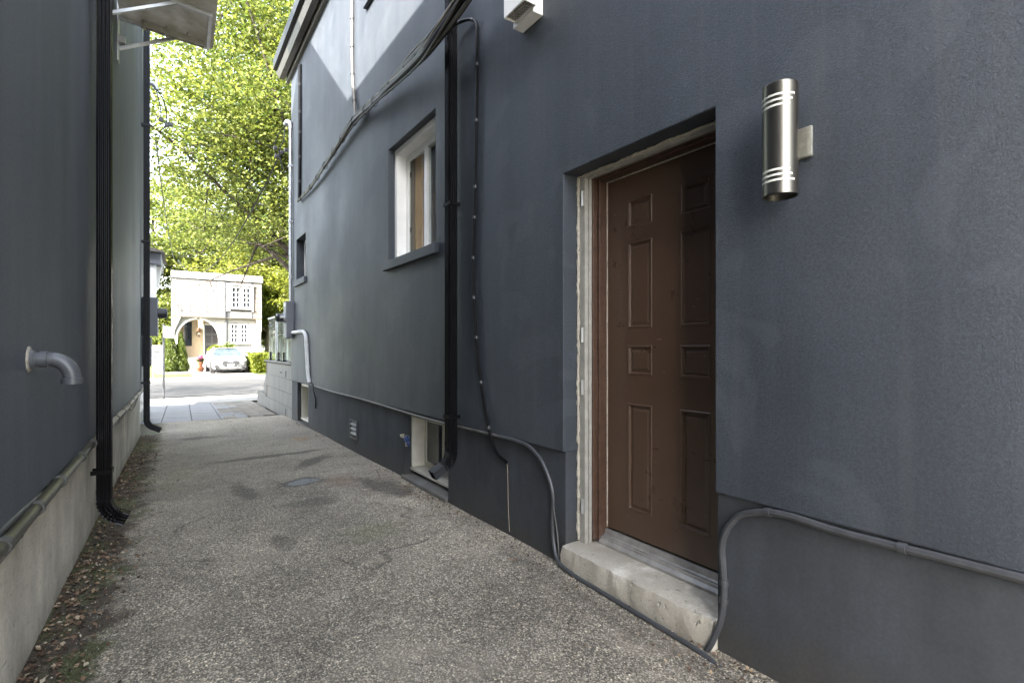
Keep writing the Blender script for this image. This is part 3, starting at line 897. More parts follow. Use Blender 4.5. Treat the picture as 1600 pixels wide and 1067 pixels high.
# ---------------- wall lamp
lz0, lz1, lx, ly, lr = 1.778, 2.162, 1.782, 0.965, 0.0565
t_ = thing('wall_lamp', (XR, ly, 1.97), 'brushed steel cylinder up-and-down wall lamp right of the brown door', 'wall lamp')
b = B().lathe((lx, ly, 0), [(lr-0.004, lz0+0.012), (lr-0.004, lz0), (lr, lz0), (lr+0.0008, lz0+0.004), (lr, lz0+0.008), (lr, lz1-0.008), (lr+0.0008, lz1-0.004), (lr, lz1), (lr-0.004, lz1), (lr-0.004, lz1-0.012)], n=64)
b.build('shade', M['steel'], t_, smooth=True)
b = B().lathe((lx, ly, 0), [(lr-0.006, lz0+0.016), (lr-0.012, lz0+0.012), (0.03, lz0+0.014), (0.002, lz0+0.02)], n=32)
b.build('lens', M['steel_pale'], t_, smooth=True)
B().lathe((lx, ly, 0), [(lr-0.006, lz1-0.016), (0.002, lz1-0.016)], n=32).build('lens', M['frost'], t_)
for base, sgn in ((lz0, 1), (lz1, -1)):
    for k, (z, ext) in enumerate(((0.040, 0.0), (0.058, 0.1), (0.076, 0.2))):
        zc = base+sgn*(z+0.006)
        a0, a1 = R(128+2*k), R(258-k*9)
        n = 30; vs = []; fs = []
        for i in range(n+1):
            a = a0+(a1-a0)*i/n
            for rr, zz in ((lr-0.002, -0.0035), (lr+0.0011, -0.0035), (lr+0.0011, 0.0035), (lr-0.002, 0.0035)):
                vs.append((lx+rr*math.cos(a), ly+rr*math.sin(a), zc+zz))
        for i in range(n):
            for j in range(4): fs.append((i*4+j, i*4+(j+1) % 4, (i+1)*4+(j+1) % 4, (i+1)*4+j))
        fs += [(0, 1, 2, 3), (n*4, n*4+3, n*4+2, n*4+1)]
        B().add(vs, fs).build('light_slot', M['frost'], t_, smooth=True)
B().box(XR-0.016, XR-0.001, 0.893, 1.045, 1.915, 2.022).build('back_plate', M['steel_pale'], t_, bevel=0.004)
B().box(lx+0.04, XR-0.017, ly-0.02, ly+0.02, 1.945, 1.99).build('arm', M['steel'], t_, bevel=0.003)

# ---------------- vent hood high on the right wall
t_ = thing('vent_hood', (XR, 2.6, 3.3), 'white vent hood with grille high above the brown door', 'vent')
b = B().prism([(1.79, 3.235), (1.87-0.004, 3.235), (1.866, 3.62), (1.789, 3.62), (1.789, 3.50), (1.789, 3.36)], 'y', 2.44, 2.65)
b.build('body', M['white_paint'], t_, bevel=0.004)
Y0, Y1 = 2.40, 2.61
b = B()
x0, x1, z0, z1 = 1.695, 1.785, 3.245, 3.60
b.box(x0, x0+0.008, Y0, Y1, z0, z1).box(x0+0.008, x1, Y1-0.008, Y1, z0, z1).box(x0+0.008, x1, Y0, Y0+0.008, z0, z1).box(x1-0.008, x1, Y0+0.008, Y1-0.008, z0, z1).box(x0, x1, Y0, Y1, z1+0.001, z1+0.01)
b.build('shroud', M['white_paint'], t_, bevel=0.003)
b = B()
for i in range(10): b.box(x0+0.01, x1-0.01, Y0+0.012+i*0.020, Y0+0.017+i*0.020, z0+0.010, z0+0.016)
for i in range(4): b.box(x0+0.018+i*0.018, x0+0.022+i*0.018, Y0+0.01, Y1-0.01, z0+0.017, z0+0.022)
b.build('grille', M['frame_trim'], t_)
B().box(x0+0.009, x1-0.009, Y0+0.009, Y1-0.009, z0+0.07, z0+0.075).build('duct', M['dark'], t_)

# ---------------- cable bundle along the right wall
bp = [(1.845, 9.17, 3.715), (1.845, 8.2, 3.70), (1.84, 7.3, 3.76), (1.835, 6.28, 3.86), (1.83, 5.88, 3.87), (1.82, 5.2, 3.80), (1.80, 4.55, 3.74), (1.75, 3.95, 3.64), (1.705, 3.55, 3.575), (1.70, 3.1, 3.60), (1.72, 2.4, 3.72), (1.75, 1.4, 3.85), (1.76, -1, 3.9)]
t_ = thing('cable_bundle', (1.84, 6.0, 3.85), 'thick bundle of strapped cables sagging across the right wall', 'cables')
bps = smooth_path(bp, 14)
strands = [(0.026, 'cable_black', 0.022, 0.9, 0.0), (0.023, 'cable_black', 0.028, 1.3, 1.5), (0.013, 'cable_grey', 0.036, 1.9, 2.6), (0.008, 'cable_grey', 0.044, 2.6, 3.9), (0.020, 'cable_black', 0.032, 1.1, 4.8), (0.006, 'cable_beige', 0.046, 3.2, 0.7), (0.024, 'cable_black', 0.018, 1.5, 5.6), (0.010, 'cable_beige', 0.036, 2.3, 5.2), (0.006, 'cable_black', 0.05, 2.1, 2.2)]
for r_, mk_, amp, fr_, ph_ in strands:
    pth = []
    L = 0.0
    for i, p in enumerate(bps):
        if i: L += (p-bps[i-1]).length
        k = min(1.0, 0.35+max(0, (9.3-p.y))/3.5)      # fans out nearer the camera
        a = ph_+0.55*math.sin(L*fr_+ph_)+0.25*L
        near = 1.0 if p.y < 5.5 else 0.75
        gk = 1.0+0.45*max(0.0, min(1.0, (5.6-p.y)/2.0))
        pth.append(p+Vector((-0.022-0.45*amp*k*gk*(1+math.cos(a)), 0, amp*k*gk*1.25*math.sin(a)*near)))
    B().tube(pth, [r_*(0.6 if p.y > 6.5 else 0.85 if p.y > 5 else 1.2) for p in pth], 8).build('cable', M[mk_], t_, smooth=True)
L = 0; nxt = 0.25
for i in range(1, len(bps)):
    L += (bps[i]-bps[i-1]).length
    if L > nxt:
        nxt = L+random.uniform(0.28, 0.5)
        p = bps[i]; tn = (bps[i]-bps[i-1]).normalized()
        k = min(1.0, 0.35+max(0, (9.3-p.y))/3.5)
        ring = []
        for j in range(15):
            a = 2*math.pi*j/14
            ring.append(p+Vector((-0.026-0.012*k+0.034*k*math.cos(a), 0, 0.05*k*math.sin(a)))+tn*0.01*math.sin(a))
        B().tube(ring, 0.004, 5).build('cable_tie', M['cable_grey' if random.random() < 0.5 else 'cable_black'], t_, smooth=True)

# conduit rising from the bundle to the eaves, and the far black one
def cable(name, pts, r, mat, label, cat='cable', clips=(), n=8, xf=None, res=8, clipmat=None, clipr=1.35):
    P_ = smooth_path(pts, res) if res > 1 else [Vector(p) for p in pts]
    t_ = thing(name, (xf or ident)(P_[0]), label, cat)
    B(xf).tube(P_, r, n).build('run', mat, t_, smooth=True)
    tot = [0]
    for i in range(1, len(P_)): tot.append(tot[-1]+(P_[i]-P_[i-1]).length)
    rr = r if not hasattr(r, '__len__') else r[0]
    for c in clips:
        d = c*tot[-1]
        for i in range(1, len(P_)):
            if tot[i] >= d:
                q = P_[i-1].lerp(P_[i], (d-tot[i-1])/max(1e-6, tot[i]-tot[i-1])); tn = (P_[i]-P_[i-1]).normalized()
                B(xf).tube([q-tn*rr*0.8, q+tn*rr*0.8], rr*clipr, 10).build('clip', clipmat or mat, t_, smooth=True)
                break
    return t_
cable('conduit', [(1.845, 6.20, 6.1), (1.845, 6.20, 5.3), (1.848, 6.20, 4.62), (1.845, 6.12, 4.2), (1.835, 6.05, 4.02), (1.83, 5.9, 3.93), (1.83, 5.6, 3.9)], 0.019, M['cable_grey'], 'pale grey cable dropping through the sunlit patch of the right wall', clips=(0.2, 0.34, 0.47, 0.6, 0.74), clipmat=M['conduit'])
cable('conduit', [(1.845, 9.13, 6.0), (1.845, 9.13, 5.0), (1.845, 9.15, 4.2), (1.845, 9.17, 3.73)], 0.030, M['cable_black'], 'black capped cable cover near the far corner of the right wall', clips=(0.15, 0.35, 0.5, 0.68, 0.86), clipmat=M['car_dark'], clipr=1.15)
cable('cable', [(1.74, 3.60, 3.64), (1.80, 3.42, 3.68), (1.85, 3.24, 3.62), (1.852, 3.21, 3.45), (1.852, 3.21, 3.07), (1.852, 3.235, 2.38), (1.852, 3.263, 1.78), (1.852, 3.20, 1.218), (1.852, 3.09, 0.814), (1.855, 2.975, 0.565), (1.872, 2.853, 0.487)], 0.0125, M['cable_black'], 'thin black cable hanging down the right wall between downspout and brown door', clips=(0.06, 0.1, 0.2, 0.31, 0.44, 0.5, 0.58, 0.66, 0.74, 0.83, 0.92), clipmat=M['conduit'], clipr=1.12, res=10)
# repaired crack under the cable end
cable('crack_filler', [(1.8825, 2.853, 0.47), (1.8825, 2.848, 0.3), (1.8825, 2.84, 0.15), (1.8825, 2.829, 0.03)], 0.0022, M['soffit_beige'], 'filled hairline crack running down the foundation below the hanging cable', 'crack', n=5)
# thin cable under the stucco lip, then the conduit round the door
cable('cable', [(1.868, 8.2, 0.66), (1.866, 7.2, 0.648), (1.868, 6.0, 0.652), (1.866, 4.9, 0.642), (1.86, 4.2, 0.636), (1.852, 3.7, 0.640), (1.862, 3.3, 0.645), (1.865, 2.93, 0.648)], 0.011, M['cable_grey'], 'thin grey cable tucked under the stucco lip above the basement windows')
cable('conduit', [(1.865, 2.93, 0.648), (1.865, 2.75, 0.650), (1.863, 2.60, 0.640), (1.86, 2.49, 0.60), (1.858, 2.42, 0.545), (1.862, 2.36, 0.45), (1.866, 2.345, 0.36), (1.866, 2.35, 0.24), (1.862, 2.335, 0.12), (1.85, 2.28, 0.035), (1.835, 2.15, 0.014), (1.825, 1.9, 0.012), (1.812, 1.55, 0.012), (1.80, 1.3, 0.010), (1.79, 1.18, -0.01)], 0.0115, M['conduit'], 'grey flexible conduit looping down left of the door and along the step base', clips=(0.22, 0.40, 0.56), clipr=1.2)
cable('cable', [(1.864, 2.352, 0.36), (1.862, 2.31, 0.22), (1.858, 2.285, 0.10), (1.85, 2.275, 0.06)], 0.004, M['cable_grey'], 'thin loose wire hanging beside the conduit left of the step')
cable('conduit', [(1.842, 1.31, -0.01), (1.846, 1.275, 0.06), (1.858, 1.245, 0.16), (1.866, 1.238, 0.26), (1.866, 1.243, 0.36), (1.866, 1.248, 0.44), (1.866, 1.225, 0.52), (1.866, 1.17, 0.59), (1.866, 1.08, 0.628), (1.866, 0.98, 0.642), (1.866, 0.80, 0.634), (1.868, 0.5, 0.640), (1.868, 0.1, 0.645), (1.868, -1.0, 0.645)], 0.0135, M['conduit'], 'grey flexible conduit curving up right of the door and along the wall', clips=(0.09, 0.115, 0.27, 0.42), clipmat=M['conduit'], clipr=1.25, res=10)
# corrugation rings on the flexible part
# white pvc pipe near the far corner
cable('drain_pipe', [(1.835, 9.70, 1.515), (1.835, 9.2, 1.515), (1.835, 8.85, 1.51), (1.835, 8.68, 1.46), (1.835, 8.62, 1.36), (1.835, 8.56, 1.1), (1.838, 8.5, 0.82), (1.842, 8.42, 0.70)], 0.027, M['white_pvc'], 'white plastic pipe bending down from the electric meter on the right wall', 'pipe', clips=(0.12, 0.3, 0.46, 0.66, 0.85), clipr=1.15, n=12)
cable('cable', [(1.85, 8.40, 0.70), (1.85, 8.28, 0.67), (1.85, 8.20, 0.60), (1.87, 8.14, 0.45), (1.872, 8.16, 0.33)], 0.010, M['cable_black'], 'black cable loop hanging under the end of the white pipe')
# electric mast, weatherhead and meter
t_ = thing('electric_meter', (XR, 9.86, 1.85), 'grey electric meter box with conduit mast at the far corner of the right wall', 'electric meter')
B().tube([(1.832, 9.86, 2.08), (1.832, 9.86, 5.18)], 0.026, 12).build('mast', M['galv'], t_, smooth=True)
B().tube(smooth_path([(1.832, 9.86, 5.17), (1.832, 9.87, 5.27), (1.80, 9.93, 5.32), (1.77, 10.0, 5.28)], 6), [0.03]*6+[0.042]*6+[0.045]*6+[0.04], 12).build('weatherhead', M['galv'], t_, smooth=True)
for z in (2.5, 3.5, 4.5):
    B().box(1.80, 1.866, 9.825, 9.895, z, z+0.03).build('strap', M['galv'], t_, bevel=0.003)
B().box(1.735, 1.866, 9.72, 9.97, 1.42, 2.07).build('box', M['meterbox'], t_, bevel=0.008)
B().box(1.728, 1.734, 9.76, 9.93, 1.98, 2.04).build('plate', M['galv'], t_)
B().lathe((1.734, 9.85, 1.78), [(0.085, 0), (0.085, -0.03), (0.078, -0.05), (0.078, -0.13), (0.06, -0.15)], 'x', 20).build('dial', M['glass_dark'], t_, smooth=True)
B().lathe((1.734, 9.85, 1.78), [(0.094, -0.002), (0.094, -0.028)], 'x', 20).build('ring', M['galv'], t_, smooth=True)
# foundation vent and tap
t_ = thing('foundation_vent', (1.885, 6.24, 0.26), 'small louvred vent set low in the right foundation', 'vent')
b = B().box(1.868, 1.884, 6.10, 6.125, 0.14, 0.37).box(1.868, 1.884, 6.36, 6.385, 0.14, 0.37).box(1.868, 1.884, 6.125, 6.36, 0.345, 0.37).box(1.868, 1.884, 6.125, 6.36, 0.14, 0.165)
b.build('frame', M['conduit'], t_, bevel=0.002)
for z in (0.19, 0.245, 0.30):
    B().prism([(1.865, z), (1.883, z+0.03), (1.883, z+0.036), (1.865, z+0.008)], 'y', 6.126, 6.359).build('louvre', M['cable_grey'], t_)
t_ = thing('garden_tap', (1.885, 4.74, 0.40), 'blue handled garden tap on the foundation beside the basement window', 'tap')
B().tube([(1.90, 4.646, 0.40), (1.90, 4.60, 0.40), (1.885, 4.56, 0.395), (1.865, 4.54, 0.38), (1.86, 4.535, 0.35)], 0.013, 10).build('spout', M['brass'], t_, smooth=True)
B().tube([(1.885, 4.665, 0.41), (1.855, 4.665, 0.41), (1.845, 4.62, 0.405), (1.86, 4.57, 0.395)], 0.012, 10).build('pipe', M['brass'], t_, smooth=True)
B().lathe((1.86, 4.535, 0.325), [(0.016, 0), (0.016, 0.03), (0.01, 0.034)], 'z', 12).build('nozzle', M['brass'], t_, smooth=True)
B().lathe((1.855, 4.52, 0.395), [(0.008, -0.02), (0.008, 0), (0.028, 0.002), (0.030, 0.008), (0.026, 0.014), (0.008, 0.016)], 'y', 14).build('handle', M['blue_valve'], t_, smooth=True)
B().tube([(1.865, 4.52, 0.37), (1.86, 4.50, 0.35), (1.86, 4.485, 0.345)], 0.016, 8).build('hose_end', M['blue_valve'], t_, smooth=True)

# ---------------------------------------------------------------- LEFT HOUSE
lh = thing('left_house', LX((-3, 4, 0)), 'dark stucco house on the left with bare concrete foundation', 'house')
TE = 9.40
TB = -1.9
prof = [(TB, 0.655), (TE, 0.655), (TE, 5.85), (7.30, 8.23), (4.79, 6.15), (TB, 6.15)]
B(LX).prism([(p[0], p[1]) for p in prof], 'x', -0.3, 0.0).build('wall', M['stucco_left'], lh, bevel=0.006)
B(LX).box(-0.3, -0.035, TB, TE-0.02, -0.6, 0.652).build('foundation', M['concrete'], lh, bevel=0.01)
B(LX).box(-12, -0.301, TE-0.3, TE, -0.5, 5.8).box(-12, -0.301, TB, TB+0.3, -0.5, 6.1).box(-12.3, -12.001, TB, TE, -0.5, 6.1).build('wall', M['stucco_left'], lh)
B(LX).prism([(TE+0.02, 5.72), (TE+0.02, 5.90), (7.30, 8.30), (4.76, 6.22), (TB-0.2, 6.22), (TB-0.2, 6.05), (4.8, 6.05), (7.3, 8.1)], 'x', -12.2, -0.302).build('roof', M['cable_dark'], lh)
# pale cable duct behind the near downspout
t_ = thing('cable', LX((0.02, 4.95, 2)), 'pale vertical cable duct just behind the near left downspout', 'cable')
B(LX).box(0.002, 0.03, 4.93, 4.97, 0.66, 6.0).build('duct', M['cable_beige'], t_, bevel=0.003)
B(LX).tube([(0.02, 4.90, 0.66), (0.02, 4.90, 6.0)], 0.010, 8).build('wire', M['cable_dark'], t_, smooth=True)
# conduits along the lip of the left wall
def lcon(pts, r, m, label, clips, clipmat=None):
    cable('conduit', [(o, max(t, -1.85), z) for o, t, z in pts], r, m, label, 'conduit', clips=clips, xf=LX, clipmat=clipmat, clipr=1.22, n=12)
lcon([(0.012, -3, 0.60), (0.012, 1.0, 0.615), (0.012, 1.9, 0.625), (0.012, 2.6, 0.628), (0.010, 3.3, 0.635), (0.008, 4.1, 0.645), (0.008, 4.6, 0.645)], 0.024, M['conduit_olive'], 'thick weathered metal conduit along the lip of the left wall', (0.63, 0.70, 0.77, 0.86, 0.93), M['cable_grey'])
lcon([(-0.012, -3, 0.665), (-0.012, 1.0, 0.655), (-0.010, 1.9, 0.66), (-0.008, 2.5, 0.655), (-0.014, 3.0, 0.628)], 0.016, M['conduit'], 'thinner dark conduit above and behind the thick left one', (0.55, 0.8), None)
lcon([(0.0, 2.2, 0.57), (-0.018, 2.6, 0.55), (-0.022, 3.2, 0.575), (-0.02, 3.8, 0.585), (-0.015, 4.15, 0.62)], 0.007, M['conduit_olive'], 'thin loose cable sagging under the left conduit', (0.2, 0.75), M['conduit'])
lcon([(0.008, 4.7, 0.63), (0.010, 5.6, 0.645), (0.008, 6.6, 0.63), (0.008, 7.4, 0.645), (0.008, 8.3, 0.65), (0.008, 8.9, 0.65)], 0.023, M['cable_beige'], 'pale beige conduit along the left wall beyond the near downspout', (0.2, 0.35, 0.5, 0.62, 0.75, 0.88), M['cable_grey'])
lcon([(-0.012, 5.4, 0.58), (-0.018, 6.3, 0.54), (-0.018, 7.0, 0.575), (-0.018, 7.8, 0.50), (-0.015, 8.7, 0.60)], 0.008, M['cable_beige'], 'thin pale cable sagging below the beige left conduit', ())
# grey vent elbow
t_ = thing('vent_pipe', LX((0, 2.62, 1.2)), 'grey plastic elbow pipe sticking out of the left wall', 'pipe')
pe = smooth_path([(0.0, 2.62, 1.205), (0.055, 2.62, 1.205), (0.075, 2.62, 1.203), (0.102, 2.62, 1.188), (0.120, 2.62, 1.160), (0.126, 2.62, 1.130), (0.126, 2.62, 1.118)], 6)
B(LX).tube(pe, 0.028, 20, caps=False).build('elbow', M['grey_pvc'], t_, smooth=True)
B(LX).lathe((0.03, 2.62, 1.205), [(0.028, 0), (0.032, 0.001), (0.032, 0.024), (0.028, 0.025)], 'x', 24).build('collar', M['grey_pvc'], t_, smooth=True)
B(LX).lathe((0.0, 2.62, 1.205), [(0.040, 0.0), (0.035, 0.012), (0.029, 0.02)], 'x', 24).build('flange', M['grey_pvc'], t_, smooth=True)
B(LX).lathe((0.0, 2.62, 1.205), [(0.050, 0.0), (0.047, 0.004), (0.041, 0.006)], 'x', 24).build('sealant', M['caulk'], t_, smooth=True)
B(LX).lathe((0.126, 2.62, 1.108), [(0.024, 0.004), (0.024, 0.0), (0.034, 0.0), (0.034, 0.022), (0.028, 0.024)], 'z', 24).build('outlet_ring', M['grey_pvc'], t_, smooth=True)
B(LX).lathe((0.126, 2.62, 1.115), [(0.027, 0), (0.027, 0.006)], 'z', 20).build('opening', M['dark'], t_)
# glass canopy on brackets
t_ = thing('canopy', LX((0, 5.45, 4.1)), 'weathered glass canopy on metal brackets high on the left wall', 'canopy')
for t0 in (5.17, 5.75):
    e = 0.016
    b = B(LX).box(0.0, 0.012, t0-0.04, t0+0.04, 3.80, 4.33).build('wall_plate', M['alu'], t_, bevel=0.002)
    b = B(LX).sweep([(-e, -e), (e, -e), (e, e), (-e, e)], [(0.012, t0, 4.20), (0.71, t0, 4.145)], side=(0, 1, 0)).build('arm', M['alu'], t_, bevel=0.002)
    b = B(LX).sweep([(-e*.8, -e*.8), (e*.8, -e*.8), (e*.8, e*.8), (-e*.8, e*.8)], [(0.012, t0, 3.92), (0.44, t0, 4.155)], side=(0, 1, 0)).build('strut', M['alu'], t_, bevel=0.002)
B(LX).box(0.68, 0.712, 5.188, 5.732, 4.13, 4.165).build('front_rail', M['alu'], t_, bevel=0.002)
B(LX).prism([(0.02, 4.225), (0.74, 4.166), (0.74, 4.174), (0.02, 4.233)], 'y', 4.95, 5.80).build('sheet', M['canopy'], t_)
b = B(LX).prism([(0.18, 4.10), (0.66, 4.07), (0.66, 4.12), (0.18, 4.16)], 'y', 5.60, 5.64)
for i in range(3): b.box(0.2+i*0.16, 0.215+i*0.16, 5.575, 5.60, 4.06, 4.15)
b.build('valance', M['canopy'], t_)
B(LX).box(0.0, 0.06, 5.70, 5.76, 3.96, 4.02).build('bracket_block', M['alu_dull'], t_, bevel=0.003)
# meter box on the left corner
t_ = thing('electric_meter', LX((0.1, 9.3, 1.7)), 'grey electric meter box at the far corner of the left wall', 'electric meter')
B(LX).box(0.0, 0.185, 9.10, 9.36, 1.42, 1.98).build('box', M['meterbox'], t_, bevel=0.008)
B(LX).lathe((0.186, 9.23, 1.76), [(0.075, 0.001), (0.075, 0.10), (0.06, 0.115)], 'x', 20).build('dial', M['conduit'], t_, smooth=True)
B(LX).box(0.0, 0.11, 9.12, 9.33, 0.98, 1.40).build('lower_box', M['meterbox'], t_, bevel=0.006)
B(LX).tube([(0.05, 9.23, 1.99), (0.05, 9.23, 5.0)], 0.024, 10).build('mast', M['galv'], t_, smooth=True)
B(LX).tube(smooth_path([(0.05, 9.23, 5.0), (0.06, 9.23, 5.12), (0.13, 9.25, 5.15), (0.17, 9.26, 5.08)], 6), 0.035, 10).build('weatherhead', M['galv'], t_, smooth=True)
B(LX).tube(smooth_path([(0.17, 9.26, 5.08), (0.25, 9.28, 4.95), (0.29, 9.3, 4.72), (0.28, 9.35, 4.60)], 6), 0.008, 6).tube(smooth_path([(0.16, 9.26, 5.08), (0.21, 9.28, 4.85), (0.22, 9.3, 4.66)], 6), 0.007, 6).tube(smooth_path([(0.30, 9.35, 4.62), (0.16, 9.35, 4.45), (0.05, 9.4, 4.38)], 6), 0.007, 6).build('drip_loop', M['cable_black'], t_, smooth=True)
for o_, z in ((0.22, 4.66), (0.29, 4.60), (0.34, 4.62)):
    B(LX).box(o_-0.03, o_+0.03, 9.28, 9.33, z-0.03, z+0.03).build('connector', M['ceramic'], t_, bevel=0.01)

# left house front porch further along: post, roof, railing
t_ = thing('front_porch', LX((-0.6, 11, 0)), 'white and grey front porch of the left house with picket railing', 'porch')
B(LX).box(-3, 0.14, 12.0, 13.6, 2.85, 3.08).build('fascia', M['meterbox'], t_, bevel=0.01)
B(LX).prism([(-3.0, 3.083), (0.20, 3.083), (0.18, 3.11), (-3.0, 3.9)], 'y', 11.9, 13.7).build('roof', M['soffit'], t_)
B(LX).box(-0.34, -0.18, 13.3, 13.46, -0.1, 2.848).build('post', M['white_paint'], t_, bevel=0.008)
B(LX).box(-0.14, 0.06, 12.05, 12.2, 2.1, 2.848).build('post', M['white_paint'], t_, bevel=0.008)
B(LX).prism([(0.0, 2.845), (0.15, 2.845), (0.09, 2.45), (0.0, 2.2)], 'y', 12.3, 12.4).build('bracket', M['white_paint'], t_)
B(LX).box(-1.5, -0.2, 13.25, 13.29, 0.75, 0.82).box(-1.5, -0.2, 13.25, 13.29, 0.12, 0.18).build('rail', M['white_paint'], t_)
for i in range(9):
    B(LX).box(-1.3+i*0.11, -1.26+i*0.11, 13.255, 13.285, 0.18, 0.75).build('baluster', M['white_paint'], t_)
B(LX).box(-3, -0.13, 9.41, 12.0, -0.4, 0.1).build('floor', M['walk'], t_)

# ---------------------------------------------------------------- right front porch with tiles and glass
t_ = thing('tiled_porch', (2.6, 11.6, 0), 'front porch of the dark house clad in grey wood-look tiles', 'porch')
B().box(1.905, 4.8, YF+0.012, 13.1, -0.5, 0.93).build('core', M['joint'], t_)
tw, th = 0.755, 0.262
for j in range(4):
    for i in range(5):
        y0 = YF+0.02+i*0.62-(0.31 if j % 2 else 0); y1 = y0+0.612
        y0 = max(y0, YF+0.014); y1 = min(y1, 13.1)
        if y1-y0 < 0.05: continue
        z0 = -0.13+j*th; z1 = z0+th-0.006
        B().box(1.884, 1.9045, y0, y1, z0, z1).build('tile', M['tile'], t_, bevel=0.002)
B().box(1.865, 4.85, YF+0.014, 13.16, 0.935, 0.965).build('coping', M['tile'], t_, bevel=0.004)
B().box(1.878, 1.883, 10.55, 10.60, 0.68, 0.80).build('joint_plug', M['dark'], t_)
B().box(1.878, 1.883, 11.0, 11.18, 0.74, 0.765).build('joint_plug', M['dark'], t_)
B().box(1.878, 1.883, 10.55, 10.60, -0.05, 0.08).build('joint_plug', M['dark'], t_)
B().box(1.89, 4.8, 13.105, 14.4, -0.4, 0.16).build('step', M['tile'], t_, bevel=0.006)
B().box(1.95, 4.8, 13.105, 13.8, 0.163, 0.42).build('step', M['tile'], t_, bevel=0.006)
B().box(2.0, 4.8, 13.105, 13.4, 0.423, 0.68).build('step', M['wood_dark'], t_, bevel=0.006)
t_ = thing('glass_railing', (1.95, 11.5, 0.97), 'frameless glass railing with black clamps on the tiled porch', 'railing')
for y0, y1 in ((10.05, 11.4), (11.5, 13.0)):
    B().box(1.944, 1.956, y0, y1, 1.0, 1.90).build('pane', M['glass_rail'], t_)
    for y in (y0+0.25, y1-0.25):
        B().box(1.925, 1.975, y-0.03, y+0.03, 0.966, 1.15).box(1.90, 2.0, y-0.05, y+0.05, 0.966, 0.98).build('clamp', M['black'], t_, bevel=0.004)
B().tube([(1.95, 12.0, 0.966), (1.95, 12.0, 1.95)], 0.022, 10).build('post', M['galv'], t_, smooth=True)
B().box(1.93, 1.97, 10.05, 13.0, 1.901, 1.93).build('top_rail', M['galv'], t_)

# ---------------------------------------------------------------- OPPOSITE HOUSE
HY = 38.0
oh = thing('white_house', (2.7, HY+3, OZ), 'white two storey house with mansard front and arched porch across the street', 'house')
X0, X1 = 0.22, 5.2
# lower wall with elliptical arch
ac, aw, ah, sp = 1.60, 1.12, 1.32, 1.72
b = B()
arch = [(ac+aw*math.cos(a), sp+ah*math.sin(a)) for a in np.linspace(math.pi, 0, 25)]
xs = [p[0] for p in arch]
vs = []; fs = []
for d in (HY, HY+0.25):
    for (x, z) in arch: vs.append((x, d, z))
    for (x, z) in arch: vs.append((x, d, 3.14))
n = len(arch)
for i in range(n-1):
    fs.append((i, i+1, n+i+1, n+i)); fs.append((2*n+i, 3*n+i, 3*n+i+1, 2*n+i+1)); fs.append((i, 2*n+i, 2*n+i+1, i+1))
b.add(vs, fs)
b.box(X0, ac-aw, HY, HY+0.25, OZ-0.2, 3.14)
lw = [(3.36, 4.46, 1.50, 2.86)]
b.grid(gridlines(lw, ac+aw, X1, 0), gridlines(lw, OZ-0.2, 3.14, 2), lw, lambda u, v, d: (u, HY+d, v), 0.25)
b.build('wall', M['house_white'], oh)
b = B(); path = [(ac-aw-0.04, HY-0.015, 0.6)]+[(ac+(aw+0.05)*math.cos(a), HY-0.015, sp+(ah+0.05)*math.sin(a)) for a in np.linspace(math.pi, 0, 25)]+[(ac+aw+0.04, HY-0.015, 0.6)]
b.sweep([(-0.02, -0.05), (0.02, -0.05), (0.02, 0.05), (-0.02, 0.05)], path).build('arch_trim', M['white_paint'], oh)
B().box(ac-0.07, ac+0.07, HY-0.05, HY-0.002, 3.0, 3.13).build('keystone', M['frame_trim'], oh)
# porch recess
b = B().box(X0, ac+aw+0.3, HY+1.25, HY+1.35, OZ, 3.14).box(X0, X0+0.1, HY+0.26, HY+1.24, OZ, 3.14).box(ac+aw+0.2, ac+aw+0.3, HY+0.26, HY+1.24, OZ, 3.14)
b.build('porch_wall', M['beige_wall'], oh)
B().box(X0+0.11, ac+aw+0.19, HY+0.26, HY+1.24, OZ, 0.62).build('porch_floor', M['walk'], oh)
B().box(0.87, 1.30, HY+1.19, HY+1.245, 1.35, 2.9).build('side_window', M['glass_dark'], oh)
B().box(0.82, 0.868, HY+1.19, HY+1.245, 1.30, 2.95).build('side_trim', M['soffit_beige'], oh)
dd = B().box(2.0, 2.85, HY+1.18, HY+1.245, 0.63, 2.74).build('front_door', M['door_grey'], oh)
for z0, z1 in ((0.8, 1.4), (1.55, 2.05), (2.2, 2.6)):
    for x0 in (2.08, 2.47): B().box(x0, x0+0.30, HY+1.165, HY+1.179, z0, z1).build('panel', M['car_dark'], dd)
B().lathe((2.43, HY+1.15, 2.08), [(0.03, 0), (0.04, 0.02)], 'y', 10).build('knocker', M['chrome'], dd)
B().box(1.95, 1.998, HY+1.17, HY+1.245, 0.63, 2.80).box(1.95, 2.9, HY+1.17, HY+1.245, 2.742, 2.80).build('door_trim', M['white_paint'], oh)
# lantern
ln = bpy.data.objects.new('lantern', None); C.objects.link(ln); ln.parent = oh; ln.location = Vector((1.70, HY+1.1, 2.4))-world_loc(oh)
B().lathe((1.70, HY+1.12, 2.3), [(0.03, -0.12), (0.05, -0.06), (0.10, 0.02), (0.12, 0.12), (0.13, 0.16), (0.05, 0.24), (0.02, 0.34)], 'z', 8).build('body', M['wood_dark'], ln)
B().lathe((1.70, HY+1.12, 2.3), [(0.085, 0.03), (0.11, 0.11)], 'z', 8).build('glass', M['brass'], ln)
